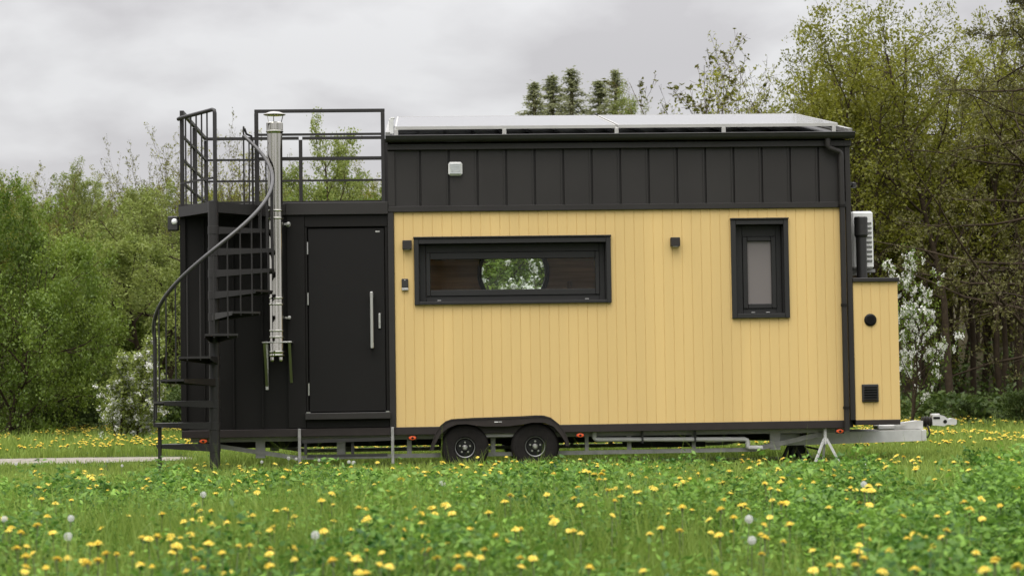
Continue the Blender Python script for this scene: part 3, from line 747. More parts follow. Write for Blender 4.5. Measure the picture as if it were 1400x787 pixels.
# ------------------------------------------------------------------ MEADOW
def wedge(n, d0, d1, k=.30, m=1.2):
    """random points in the field in front of the camera between two distances"""
    u = rng.random(n); d = np.sqrt(d0*d0+u*(d1*d1-d0*d0)); a = (rng.random(n)*2-1)*(k*d+m)
    f = np.array([math.sin(YAW), math.cos(YAW)])
    return CAM[0]+f[0]*d+f[1]*a, CAM[1]+f[1]*d-f[0]*a
GRASS = leafmat('meadow_grass', (.058, .125, .012), (.265, .345, .070), .38, 0, .015)
def blades(specs):
    VV = []; QQ = []; TT = []; RR = []; o = 0
    for n, d0, d1, wd, hs, keep in specs:
        x, y = wedge(n, d0, d1)
        h = veg(x, y)*hs*(.55+.9*rng.random(n)**1.5)
        pat = vn(x, y, .9, 6)*.6+vn(x, y, .3, 7)*.4
        ok = (rng.random(n) < np.clip(keep+(pat-.5)*1.6, .06, 1)*(1-.8*weed(x, y))) & (h > .02)
        h = h*(1-.35*weed(x, y))
        under = (x > -2.3) & (x < 5) & (y > .35) & (y < 2.3); ok &= ~(under & (rng.random(n) < .72))
        x, y, h, pat = x[ok], y[ok], h[ok], pat[ok]; n = len(x)
        z = terr(x, y); az = rng.random(n)*2*PI; ln = h*(.15+.6*rng.random(n)**2); w = wd*(.6+.8*rng.random(n))
        fa = rng.random(n)*2*PI; ax, ay = np.cos(fa)*w/2, np.sin(fa)*w/2; dx, dy = np.cos(az)*ln, np.sin(az)*ln
        P = np.empty((n, 5, 3))
        P[:, 0] = np.stack([x-ax, y-ay, z-.01], 1); P[:, 1] = np.stack([x+ax, y+ay, z-.01], 1)
        mx_, my_ = x+dx*.35, y+dy*.35
        P[:, 2] = np.stack([mx_+ax*.8, my_+ay*.8, z+h*.6], 1); P[:, 3] = np.stack([mx_-ax*.8, my_-ay*.8, z+h*.6], 1)
        P[:, 4] = np.stack([x+dx, y+dy, z+h], 1)
        i = o+np.arange(n)*5; VV.append(P.reshape(-1, 3)); QQ.append(np.stack([i, i+1, i+2, i+3], 1)); TT.append(np.stack([i+3, i+2, i+4], 1)); o += n*5
        r = np.clip(.18+.55*rng.random(n)+.6*(vn(x, y, 1.8, 5)-.5)+.25*np.clip((y+9)/8, 0, 1), 0, 1); RR.append(r)
    return np.concatenate(VV), np.concatenate(QQ), np.concatenate(TT), np.concatenate(RR+RR)
v, q, t, r = blades([(85000, 5.6, 11.5, .0055, 1.05, .45), (120000, 11.5, 19, .0075, 1.0, .75), (110000, 19, 27, .010, 1.0, .9), (70000, 27, 41, .017, 1.0, .95), (2600, 6, 12, .005, 1.45, .6), (4500, 12, 20.8, .0055, 1.5, .6), (4000, 23.6, 36, .008, 1.6, .6)])
g = link('grass', np_mesh('grass', v, q, GRASS, r, t)); g['kind'] = 'stuff'
# low leafy plants between the grass
HERB = leafmat('meadow_herb_leaves', (.022, .078, .010), (.215, .37, .055), .36, 0, .02)
def leaves(c, size, asp, upb, r, jitter=0):
    """rhombic leaves at centres c"""
    n = len(c); nrm = rng.normal(size=(n, 3)); nrm[:, 2] = np.abs(nrm[:, 2])+upb; nrm /= np.linalg.norm(nrm, axis=1)[:, None]
    t = rng.normal(size=(n, 3)); a = np.cross(nrm, t); a /= np.linalg.norm(a, axis=1)[:, None]; b = np.cross(nrm, a)
    s = size*(.6+.8*rng.random(n)); a = a*s[:, None]; b = b*(s*asp)[:, None]
    P = np.stack([c-a, c+b-a*.1, c+a, c-b-a*.1], 1).reshape(-1, 3); i = np.arange(n)*4
    return P, np.stack([i, i+1, i+2, i+3], 1), r
def herbs(specs):
    PP = []; QQ = []; RR = []; o = 0
    for n, d0, d1, s in specs:
        x, y = wedge(n, d0, d1); pat = vn(x, y, 1.1, 2)*.5+vn(x, y, .45, 0)*.5
        ok = rng.random(n) < np.clip((pat-.46)*2.0, .02, .3)+weed(x, y); x, y, pat = x[ok], y[ok], pat[ok]
        h = veg(x, y)*(.22+1.25*vn(x, y, .30, 1)**1.1); u = rng.random(len(x))**.55
        ok = h > .03; x, y, h, u = x[ok], y[ok], h[ok], u[ok]
        inside = (x > -2.4) & (x < 5.0) & (y > 0) & (y < 2.5); x, y, h, u = x[~inside], y[~inside], h[~inside], u[~inside]
        c = np.stack([x, y, terr(x, y)+h*u], 1)
        r = np.clip(.75*rng.random(len(x))**1.3+.55*(vn(x, y, .5, 6)-.3), 0, 1)
        P, Q, R = leaves(c, s, .5, .9, r); PP.append(P); QQ.append(Q+o); RR.append(R); o += len(P)
    return np.concatenate(PP), np.concatenate(QQ), np.concatenate(RR)
v, q, r = herbs([(270000, 5.6, 11.5, .0175), (230000, 11.5, 19.5, .021), (40000, 19, 27, .02)])
g = link('ground_cover', np_mesh('ground_cover', v, q, HERB, r)); g['kind'] = 'stuff'

# three leafy clumps that stand out of the meadow
def leafy_plant(px, py, zt, w_, h_, n, label, sz=.02):
    x, y = on_height(px, py, zt); zg = float(terr(x, y))
    o = empty('leafy_plant', (x, y, zg)); tag(o, label, 'plant')
    k = rng.integers(14, 18); cs = []; m = MB()
    for i in range(k):
        a = rng.random()*2*PI; rr = w_*math.sqrt(rng.random()); hh = h_*(1-.55*(rr/w_)**2)*(.75+.4*rng.random())
        p0 = (math.cos(a)*rr*.35, math.sin(a)*rr*.35, 0); p1 = (math.cos(a)*rr*.8, math.sin(a)*rr*.8, hh*.6); p2 = (math.cos(a)*rr, math.sin(a)*rr, hh)
        m.tube([p0, p1, p2], [.003, .0025, .0015], 4, False)
        t = rng.random(n//k)**.6; P = np.array(p1)*(1-t)[:, None]+np.array(p2)*t[:, None]
        P[:, 2] *= (.3+.7*t); cs.append(P+rng.normal(size=P.shape)*np.array([.035, .035, .02]))
    c = np.concatenate(cs); c[:, 2] = np.abs(c[:, 2])
    P, Q, R = leaves(c, sz, .5, .5, rng.random(len(c))*.45)
    s_ = m.build('stem', HERB); s_.parent = o
    link('foliage', np_mesh('foliage', P, Q, HERB, R), o)
leafy_plant(135, 682, .22, .36, .34, 2600, 'dark leafy clump at the left of the meadow below the big dandelion cluster')
leafy_plant(232, 650, .2, .34, .22, 1500, 'low dark leafy clump in front of the foot of the spiral staircase')
leafy_plant(1336, 622, .25, .20, .36, 900, 'upright leafy weed standing tall at the right edge of the meadow')
leafy_plant(880, 680, .22, .42, .28, 2000, 'broad rounded herb clump in the middle of the meadow near clustered dandelions')

# dandelions
PETAL = leafmat('dandelion_petals', (.84, .64, .07), (.92, .82, .24), .4, 0, .01)
STEM = leafmat('dandelion_stem', (.10, .15, .05), (.16, .17, .08), .2, 0, .05)
def head_mesh(seed, full=True, closed=0.0):
    rs = np.random.default_rng(seed); V = []; Q = []; Rr = []
    rings = ((26, .021, .006), (22, .0175, .0095), (16, .0125, .0125), (10, .007, .0145)) if full else ((14, .020, .008), (8, .012, .013))
    for n, R, z in rings:
        for k in range(n):
            a = 2*PI*k/n+rs.random()*.25; w = R*PI/n*1.15; Rk = R*(.85+.3*rs.random()); zk = z+rs.normal()*.0015
            c, s = math.cos(a), math.sin(a); o = len(V)
            for (rr, ww, zz) in ((.002, w*.35, .002), (Rk*.6, w, zk*.8+.002), (Rk, w*.75, zk-.002*(Rk/.02))):
                V.append((rr*c-ww*s, rr*s+ww*c, zz)); V.append((rr*c+ww*s, rr*s-ww*c, zz))
            Q += [(o, o+1, o+3, o+2), (o+2, o+3, o+5, o+4)]; t = rs.random(); Rr += [t, t]
    nq = len(Q); o = len(V)                  # calyx below
    for k in range(8):
        a = 2*PI*k/8; V.append((.0035*math.cos(a), .0035*math.sin(a), -.012)); V.append((.008*math.cos(a), .008*math.sin(a), .002))
    for k in range(8): Q.append((o+2*k, o+2*((k+1) % 8), o+2*((k+1) % 8)+1, o+2*k+1)); Rr.append(.5)
    return V, Q, Rr, [0]*nq+[1]*8
heads = []
for i in range(5):
    V, Q, Rr, Mi = head_mesh(20+i); heads.append(np_mesh('flower_head', V, Q, [PETAL, STEM], Rr, mats=Mi))
V, Q, Rr, Mi = head_mesh(30, False); far_head = (np.array(V), np.array(Q), np.array(Mi))
def stem_mesh(seed):
    rs = np.random.default_rng(seed); n = 7; b_ = rs.normal(size=2)*.06; P = []
    for i in range(n):
        t = i/(n-1.); P.append((b_[0]*(t*t-t)*1.0, b_[1]*(t*t-t)*1.0, t-0.0))
    m = MB(); 
    for i in range(n):
        for k in range(5):
            a = 2*PI*k/5; m.v.append((P[i][0]+.0026*math.cos(a), P[i][1]+.0026*math.sin(a), P[i][2]))
    for i in range(n-1):
        for k in range(5): m.f.append((i*5+k, i*5+(k+1) % 5, (i+1)*5+(k+1) % 5, (i+1)*5+k)); m.r.append(.5); m.s.append(True)
    return np_mesh('stem', m.v, m.f, STEM, np.full(len(m.f), .5), smooth=True)
stems = [stem_mesh(50+i) for i in range(4)]
Z4 = '1005,275 1047,270 1153,218 1350,285 1310,317 290,310 192,380 375,222 440,240 320,222 360,212 597,255 795,335 817,357 860,355 817,392 862,420 750,402 925,407 980,407 1029,377 1115,420 1100,440 605,470 580,466 640,462 695,457 735,465 775,455 715,500 700,525 780,507 797,552 433,530 475,533 540,530 275,550 340,560 355,572 400,560 570,577 620,587 760,603 825,592 925,610 105,545 135,527 105,583 100,603 187,590 45,428 215,445 1100,585 1200,557 1355,562 1015,497 970,500 905,527 1190,510 68,508 108,500 152,415 225,325 35,437 1175,355 1200,380 1050,445 850,490 660,368 170,302 200,240 75,255 1085,210 950,258 1180,275'
Z5 = '233,227 432,197 503,184 575,195 705,153 662,134 855,205 1000,198 1020,206 1050,207 1040,232 1075,271 1110,265 1160,262 1195,277 1130,298 1028,292 1255,257 1298,247 1355,252 1168,208 678,292 828,290 938,303 590,365 848,382 315,372 360,345 62,345 97,388 88,402 30,430 243,430 915,436 935,440 965,447 664,482 330,520 380,547 510,540 555,548 573,515 720,545 770,557 185,582 145,575 50,557 18,535 60,607 90,612 470,593 1293,427 655,318 30,235 340,213 40,210 80,210 200,300 95,518 155,525 415,335 290,345 720,430 480,215 545,135 1380,238 1000,590'
Z6 = '73,203 138,185 115,228 172,237 230,222 37,240 120,260 375,312 412,328 248,335 365,380 340,412 218,382 345,465 330,452 420,482 332,530 132,610 785,273 733,322 770,333 828,357 740,422 765,470 730,495 722,525 748,548 850,522 640,548 610,580 650,582 715,577 538,520 542,598 822,607 957,597 955,335 925,470 953,457 990,465 1033,500 1020,518 1155,320 1222,308 1178,353 1230,387 1304,335 1367,263 1232,142 1320,145 1045,377 1240,600 540,238 410,242 345,247 860,145 910,133 970,137 1040,150 645,127 590,143 400,190 1085,432 1065,465 125,428 905,378 165,350 130,165 255,125'
CLK = '97,708 431,731 358,631 394.6,626 405,627 436,628.7 147,630 167,634.7 22,633.7 278,675.6 93,733 6,709 605,660.5 477,631 483.4,632 1024,709 1028,738 1182,634.7 1181,661.5 1247,630 1259.5,694'
def parse(s, ox=0): return [(ox+float(a)/2.979, 580+float(b)/2.979) for a, b in (p.split(',') for p in s.split())]
def head_place(px, py, extra):
    z = .25
    for _ in range(14):
        x, y = on_height(px, py, z); z = .6*z+.4*min(.38, float(terr(x, y))+float(veg(x, y))*1.06+extra+.015)
    return x, y, z
protos_d = {}
def dandelion(x, y, z, kind, label, group, cat='dandelion'):
    zg = float(terr(x, y)); o = empty(kind, (x, y, zg), random.random()*6.28); tag(o, label, cat, group)
    hm = random.choice(heads if kind == 'dandelion' else clocks)
    st = bpy.data.objects.new('stem', random.choice(stems)); COL.objects.link(st); st.parent = o; st.scale = (1, 1, max(.05, z-zg-.012))
    hd = bpy.data.objects.new('flower_head' if kind == 'dandelion' else 'seed_head', hm); COL.objects.link(hd); hd.parent = o
    hd.location = (0, 0, z-zg); s = random.uniform(.76, 1.22)*(.85 if y < -12.6 else 1) if kind == 'dandelion' else random.uniform(.72, .98)
    hd.scale = (s, s, s*(random.uniform(1.0, 1.4) if kind == 'dandelion' else 1)); hd.rotation_euler = (random.gauss(0, .22), random.gauss(0, .22), random.random()*6)
cnt = 0
def dl(y):
    if y < -8: return 'large yellow dandelion head in the near grass at the front of the meadow', 'dandelions at the front of the meadow'
    if y < -3: return 'mid-sized yellow dandelion standing halfway between the front grass and the house', 'dandelions halfway to the house'
    return 'small yellow dandelion in the grass close to the house', 'dandelions close to the house'
for px, py in parse(Z4)+parse(Z5, 470)+parse(Z6, 930):
    x, y, z = head_place(px, py, random.uniform(-.01, .05)); dandelion(x, y, z, 'dandelion', *dl(y)); cnt += 1
n = 0
while n < 84:
    px = random.uniform(-20, 1420); py = 632+random.random()**1.3*150
    if vn(px, py*3, 90, 6) < .56: continue
    x, y, z = head_place(px, py, random.uniform(.0, .04)); 
    if y > -1: continue
    dandelion(x, y, z, 'dandelion', *dl(y)); n += 1
# seed heads: balls of fine parachutes
CLOCK = leafmat('seed_fluff', (.60, .60, .58), (.74, .74, .72), .6, 0, .0)
def clock_mesh(seed):
    rs = np.random.default_rng(seed); V = []; Q = []; n = 95
    for k in range(n):
        zz = 1-2*(k+.5)/n; a = k*2.39996; d = np.array([math.sqrt(1-zz*zz)*math.cos(a), math.sqrt(1-zz*zz)*math.sin(a), zz])
        t = np.cross(d, rs.normal(size=3)); t /= np.linalg.norm(t); b_ = np.cross(d, t); p = d*.0195*(.93+.1*rs.random())
        o = len(V); V += [d*.003+t*.0003, d*.003-t*.0003, p-t*.0003, p+t*.0003]; Q.append((o, o+1, o+2, o+3))
        for e in range(3):
            c, s = math.cos(e*PI/3), math.sin(e*PI/3); u = (t*c+b_*s)*.0042; wv = (b_*c-t*s)*.00055; o = len(V)
            V += [p-u-wv, p+u-wv, p+u+wv, p-u+wv]; Q.append((o, o+1, o+2, o+3))
    return np_mesh('seed_head', np.array(V), np.array(Q), CLOCK, rs.random(len(Q)))
clocks = [clock_mesh(70+i) for i in range(3)]
cl = [tuple(map(float, p.split(','))) for p in CLK.split()]
special = {0: 'large white dandelion clock left of the dark leafy clump', 1: 'white dandelion clock among yellow heads in the left half of the front meadow',
           2: 'white dandelion clock just right of the foot of the spiral staircase', 12: 'white dandelion clock below the gap left of the front wheel',
           17: 'flattened white seed head below the silver jack stand', 20: 'white seed head beside a yellow dandelion at the right of the meadow'}
for i, (px, py) in enumerate(cl):
    x, y, z = head_place(px, py, .05)
    dandelion(x, y, z, 'dandelion_clock', special.get(i, 'white round dandelion clock rising above the grass'), 'white dandelion clocks in the meadow', 'dandelion clock')
# the many small ones farther off
hv, hq, hm = far_head
def far_flowers(n):
    pts = []
    while len(pts) < n:
        u = random.random()
        if u < .80: d = random.uniform(25.0, 36.5)
        elif u < .92: d = random.uniform(15, 21)
        else: d = random.uniform(8.5, 15)
        f = .3*d+1; a = random.uniform(-f, f); x = CAM[0]+math.sin(YAW)*d+math.cos(YAW)*a; y = CAM[1]+math.cos(YAW)*d-math.sin(YAW)*a
        if -2.3 < x < 5.2 and 0 < y < 2.4: continue
        if random.random() > ((vn(x, y, 1.6, 7)-.25)*1.9 if d > 21 else (vn(x, y, .9, 7)-.5)*4): continue
        v_ = float(veg(x, y))
        if v_ < .03: continue
        pts.append((x, y, float(terr(x, y))+v_*random.uniform(.8, 1.2), random.uniform(1.0, 1.6)*(1 if d > 15 else .62)))
    P = np.array(pts); s = P[:, 3][:, None, None]; a = rng.random(n)*6.28; c, q_ = np.cos(a)[:, None], np.sin(a)[:, None]
    X = hv[None, :, 0]*c-hv[None, :, 1]*q_; Y = hv[None, :, 0]*q_+hv[None, :, 1]*c; Zz = np.repeat(hv[None, :, 2], n, 0)
    tl = rng.normal(size=(n, 1))*.35; Zz = Zz+X*tl*.8
    VV = np.stack([X, Y, Zz], 2)*s+P[:, None, :3]
    QQ = (hq[None]+np.arange(n)[:, None, None]*len(hv)).reshape(-1, 4)
    return VV.reshape(-1, 3), QQ, np.tile(hm, n)
v, q, mi = far_flowers(4200)
g = link('distant_dandelions', np_mesh('distant_dandelions', v, q, [PETAL, STEM], mats=mi)); g['kind'] = 'stuff'
# dry stalks
DRY = mat('dry_straw', (.32, .25, .15), .8, var=.2, vscale=20)
for px, py, pts, lab in ((1285, 720, ((-.06, 0, .0), (-.065, 0, .12), (-.05, 0, .19), (-.01, 0, .22), (.05, .02, .19), (.10, .03, .15)), 'bent dry stalk arching over the grass at the right of the meadow'),
                         (1292, 775, ((0, 0, 0), (-.01, 0, .14), (.0, 0, .2), (.035, 0, .23)), 'short curled dry stalk at the bottom right of the meadow'),
                         (290, 760, ((.06, 0, .0), (.03, 0, .1), (-.02, 0, .2), (-.05, 0, .24)), 'leaning dry straw stalk among dandelions at the lower left')):
    x, y = on_height(px, py, .2); m = MB(); m.tube([(x+a, y+b_, float(terr(x, y))+c+.03) for a, b_, c in pts], [.004]*len(pts), 6); tag(m.build('dry_stalk', DRY), lab, 'dry stalk')

# ------------------------------------------------------------------ TREES
def tubes(branches, sides):
    """branches: list of (pts (n,3), radii (n,)); same n"""
    P = np.array([b_[0] for b_ in branches]); R = np.array([b_[1] for b_ in branches]); B, n, _ = P.shape
    T = np.empty_like(P); T[:, 1:-1] = P[:, 2:]-P[:, :-2]; T[:, 0] = P[:, 1]-P[:, 0]; T[:, -1] = P[:, -1]-P[:, -2]
    T /= np.linalg.norm(T, axis=2)[..., None]+1e-9
    ref = np.where(np.abs(T[:, :1, 2:3]) > .8, np.array([[[1., .1, 0]]]), np.array([[[.05, 0, 1.]]])); ref = np.repeat(ref, n, 1)
    A = np.cross(T, ref); A /= np.linalg.norm(A, axis=2)[..., None]+1e-9; C = np.cross(T, A)
    t = np.arange(sides)*2*PI/sides
    V = P[:, :, None]+(A[:, :, None]*np.cos(t)[None, None, :, None]+C[:, :, None]*np.sin(t)[None, None, :, None])*R[:, :, None, None]
    k = np.arange(sides); k1 = (k+1) % sides; i = np.arange(n-1)
    q = np.stack([i[:, None]*sides+k, i[:, None]*sides+k1, (i[:, None]+1)*sides+k1, (i[:, None]+1)*sides+k], 2).reshape(-1, 4)
    Q = (q[None]+np.arange(B)[:, None, None]*n*sides).reshape(-1, 4)
    return V.reshape(-1, 3), Q
class Tree:
    pass
def make_tree(seed, Hh, stems_=1, spread=.12, r0=.1, n=(10, 7, 4), ang=(55, 50, 45), ratio=(.42, .45, .45), start=(.3, .15, .1), trop=(.05, .12, .08, .02), wander=(.08, .16, .22, .25),
              shape='round', leaf_n=12, leaf=.06, asp=.55, jit=.10, llev=None, upb=.2, droop=0, blossom=0, thin=1.0, rmin=.0028):
    rs = np.random.default_rng(seed); br = {0: [], 1: [], 2: [], 3: []}; LC = []; BC = []; seg = (9, 6, 4, 3); mxl = len(n); ll = mxl if llev is None else llev
    up = np.array([0, 0, 1.])
    def rec(p, d, Ln, r, lev):
        m = seg[lev]; pts = np.empty((m+1, 3)); pts[0] = p; d = d.copy()
        for i in range(m):
            d = d+rs.normal(size=3)*wander[lev]+up*trop[lev]
            if droop and lev >= 1: d = d-up*droop*(i/m)
            d /= math.sqrt(d@d); pts[i+1] = pts[i]+d*Ln/m
        rad = np.linspace(r, max(r*.25, rmin), m+1); br[lev].append((pts, rad))
        if lev >= ll:
            k = rs.poisson(leaf_n)
            if k:
                t = rs.random(k)*.95+.08; f = t*m; i = np.minimum(f.astype(int), m-1); f = (f-i)[:, None]
                LC.append(pts[i]*(1-f)+pts[i+1]*f+rs.normal(size=(k, 3))*jit)
            if blossom and rs.random() < blossom:
                BC.append(pts[-1]+rs.normal(size=3)*.02)
                if rs.random() < .6: BC.append(pts[m//2]+rs.normal(size=3)*.03)
        if lev < mxl:
            cnt_ = n[lev]; az = rs.random()*6.28
            for c in range(cnt_):
                t = start[lev]+(1-start[lev])*(c+rs.random()*.9)/cnt_; t = min(t, .99); f = t*m; i = min(int(f), m-1); f -= i
                q_ = pts[i]*(1-f)+pts[i+1]*f; tan = pts[i+1]-pts[i]; tan /= math.sqrt(tan@tan)
                az += 2.4+rs.normal()*.4
                a = np.cross(tan, [.3, .2, 1.] if abs(tan[2]) < .9 else [1., 0, 0]); a /= math.sqrt(a@a); b_ = np.cross(tan, a)
                th = math.radians(ang[lev]*(.75+.5*rs.random())); dd = tan*math.cos(th)+(a*math.cos(az)+b_*math.sin(az))*math.sin(th)
                if lev == 0:
                    u = (t-start[0])/(1-start[0])
                    k = {'round': .55+.75*math.sin(PI*min(1, .18+.82*u)), 'cone': 1.3*(1-u)**1.12+.003, 'vase': .65+.5*u, 'dome': 1.25*math.sqrt(max(.02, 1-u*u))}[shape]
                else: k = 1-.55*t
                rec(q_, dd, Ln*ratio[lev]*k*(.75+.5*rs.random()), np.interp(t*m, np.arange(m+1), rad)*.55, lev+1)
    for s_ in range(stems_):
        a = 2*PI*s_/max(1, stems_)+rs.random()*1.2; sp = spread*(.5+rs.random()) if stems_ > 1 else .04*rs.random()
        d = np.array([math.cos(a)*sp, math.sin(a)*sp, 1.]); d /= math.sqrt(d@d)
        o = np.array([math.cos(a), math.sin(a), 0])*(.16 if stems_ > 1 else 0); rec(o-np.array([0, 0, .25]), d, Hh*(.85+.25*rs.random() if stems_ > 1 else 1.0), r0*(.7+.5*rs.random()), 0)
    T = Tree(); VV = []; QQ = []; o = 0
    for lev, sd in ((0, 8), (1, 5), (2, 4), (3, 3)):
        if br[lev]:
            v_, q_ = tubes(br[lev], sd); VV.append(v_); QQ.append(q_+o); o += len(v_)
    T.bv, T.bq = np.concatenate(VV), np.concatenate(QQ)
    c = np.concatenate(LC) if LC else np.zeros((0, 3))
    k = Hh/max(np.percentile(c[:, 2], 99.7), T.bv[:, 2].max()*.93); T.H = Hh
    T.bv *= k; c = c*k; BC = [q_*k for q_ in BC]
    if thin < 1: c = c[rs.random(len(c)) < thin]
    ctr = c.mean(0) if len(c) else np.zeros(3)
    r_ = np.clip(.35+.5*vn(c[:, 0]*1.0+c[:, 2], c[:, 1]+c[:, 2]*.7, .8, 3)*1.0-.2+.3*(rs.random(len(c))-.5), 0, 1) if len(c) else np.zeros(0)
    T.lv, T.lq, T.lr = leaves(c, leaf, asp, upb, r_); T.ctr = ctr
    if blossom:
        b_ = np.array(BC); k = 14; cc = (b_[:, None]+rs.normal(size=(len(b_), k, 3))*.028).reshape(-1, 3)
        T.fv, T.fq, T.fr = leaves(cc, .024, .8, .2, rs.random(len(cc)))
    else: T.fv = None
    T.m_b = T.m_l = T.m_f = None
    return T
L_BRIGHT = leafmat('bright_green_leaves', (.050, .092, .009), (.210, .278, .040), .40, .15)  # dark end deepened to paint shadow gaps into the crown
L_OLIVE = leafmat('olive_spring_leaves', (.085, .098, .009), (.300, .300, .035), .45, .2)
L_PALE = leafmat('pale_willow_leaves', (.120, .160, .028), (.260, .295, .078), .42, .12)
L_DARK = leafmat('dark_green_leaves', (.035, .062, .012), (.090, .125, .026), .3, .2)
L_BUD = leafmat('brown_green_buds', (.080, .080, .014), (.18, .19, .03), .35, .2)
L_CON = leafmat('conifer_needles', (.16, .18, .08), (.30, .31, .16), .55, .12)
L_LAR = leafmat('larch_needles', (.070, .072, .020), (.135, .125, .038), .3, .2)
FLOW = leafmat('white_blossom', (.66, .66, .62), (.82, .82, .78), .4, .0, .0)
PR = {
 'dense': (make_tree(1, 4.4, 4, .30, .075, (13, 8, 5), (62, 52, 45), (.62, .44, .42), (.06, .12, .1), trop=(.02, .03, .02, .0), shape='round', leaf_n=34, leaf=0.034, jit=.10, upb=.5), BARK, L_BRIGHT),
 'dense_b': (make_tree(2, 4.0, 3, .30, .07, (13, 8, 4), (60, 55, 45), (.60, .44, .42), (.05, .12, .1), shape='dome', leaf_n=34, leaf=0.035, jit=.12, upb=.5), BARK, L_BRIGHT),
 'multi': (make_tree(3, 9.2, 5, .20, .10, (9, 6, 4), (38, 42, 45), (.34, .42, .45), (.42, .18, .1), trop=(.05, .10, .06, .02), shape='vase', leaf_n=14, leaf=0.043, jit=.10), BARK, L_OLIVE),
 'multi_b': (make_tree(4, 9.6, 4, .16, .11, (11, 6, 4), (42, 44, 45), (.32, .40, .45), (.36, .18, .1), trop=(.05, .08, .06, .02), shape='round', leaf_n=14, leaf=0.042, jit=.10), BARK, L_OLIVE),
 'tall': (make_tree(5, 11., 1, .1, .13, (20, 7, 4), (52, 46, 45), (.26, .40, .45), (.34, .15, .1), trop=(.03, .08, .05, .02), shape='round', leaf_n=11, leaf=0.044, jit=.12), BARK, L_OLIVE),
 'sparse': (make_tree(6, 8., 6, .17, .075, (12, 6, 4), (34, 36, 40), (.34, .42, .45), (.3, .2, .1), trop=(.05, .14, .1, .04), shape='vase', rmin=.0065, leaf_n=3.6, leaf=0.04, jit=.06), BARKG, L_OLIVE),
 'bare': (make_tree(7, 7., 5, .14, .05, (11, 7, 4), (28, 30, 35), (.36, .45, .5), (.25, .15, .1), trop=(.06, .16, .12, .06), shape='vase', rmin=.005, leaf_n=3.2, leaf=.036, jit=.02), BARKR, L_BUD),
 'thicket': (make_tree(17, 7.5, 6, .16, .05, (12, 7, 3), (34, 38, 40), (.32, .42, .45), (.08, .12, .1), trop=(.05, .10, .06, .02), shape='vase', leaf_n=4, leaf=.040, jit=.06), BARK, L_BUD),
 'willow': (make_tree(8, 5.6, 2, .25, .12, (13, 8, 5), (58, 50, 40), (.50, .45, .55), (.25, .12, .1), trop=(.03, .06, -.04, -.10), shape='dome', leaf_n=36, leaf=0.045, asp=.35, jit=.08, droop=.10), BARK, L_PALE),
 'leafy': (make_tree(9, 7.5, 1, .1, .10, (22, 7, 4), (50, 48, 45), (.30, .42, .45), (.12, .15, .1), trop=(.02, .08, .05, .02), shape='round', leaf_n=26, leaf=0.04, jit=.10), BARK, L_PALE),
 'conifer': (make_tree(10, 12., 1, 0, .12, (100, 10), (84, 52), (.20, .34), (.05, .12), trop=(0, -.02, -.02), wander=(.006, .05, .1), shape='cone', leaf_n=8, leaf=.06, asp=.4, jit=.07, upb=.0), BARKC, L_CON),
 'larch': (make_tree(11, 13., 1, 0, .10, (46, 9, 4), (86, 60, 70), (.34, .34, .30), (.16, .1, .1), trop=(0, .02, -.02, -.10), wander=(.015, .08, .16, .15), shape='cone', leaf_n=13, leaf=.045, asp=.4, jit=.05, upb=.0), BARK, L_LAR),
 'blossom': (make_tree(12, 3.4, 3, .30, .045, (9, 6, 4), (48, 46, 45), (.44, .42, .42), (.2, .15, .1), trop=(.03, .08, .04, .0), shape='round', leaf_n=6, leaf=.034, jit=.06, blossom=.42), BARK, L_BRIGHT),
 'blossom_b': (make_tree(13, 2.3, 4, .18, .03, (12, 7, 3), (42, 42, 45), (.36, .42, .42), (.05, .1, .1), trop=(.03, .08, .04, .0), shape='cone', leaf_n=13, leaf=.036, jit=.07, blossom=.62), BARK, L_PALE),
 'bush': (make_tree(14, 2.2, 7, .45, .03, (10, 6), (50, 48), (.55, .45), (.05, .1), shape='dome', leaf_n=26, leaf=.045, jit=.13, upb=.3), BARK, L_DARK),
}
for k, (T, mb, ml) in PR.items():
    T.m_b = np_mesh('trunk', T.bv, T.bq, mb, np.full(len(T.bq), .5), smooth=True); T.m_l = np_mesh('crown', T.lv, T.lq, ml, T.lr)
    if T.fv is not None: T.m_f = np_mesh('blossom', T.fv, T.fq, FLOW, T.fr)
def tree(kind, px, dist, top, rz, label, cat='tree', group=None, name=None, wd=1.0, sink=.0):
    x, y = spot(px, dist); z = float(terr(x, y)); T = PR[kind][0]
    yh = 525.6-(px-594)*.0145
    sz = (CAM[2]+(yh-top)/F_PX*dist-z)/T.H; s = sz*wd
    o = empty(name or {'conifer': 'conifer_tree', 'larch': 'larch_tree', 'willow': 'willow_tree', 'bush': 'shrub', 'blossom': 'blossom_tree', 'blossom_b': 'blossom_shrub', 'bare': 'bare_tree'}.get(kind, 'leafy_tree'), (x, y, z-sink), rz)
    o.scale = (s, s, sz); tag(o, label, cat, group)
    link('trunk', T.m_b, o); link('crown', T.m_l, o)
    if T.m_f: link('blossom', T.m_f, o)
    return o
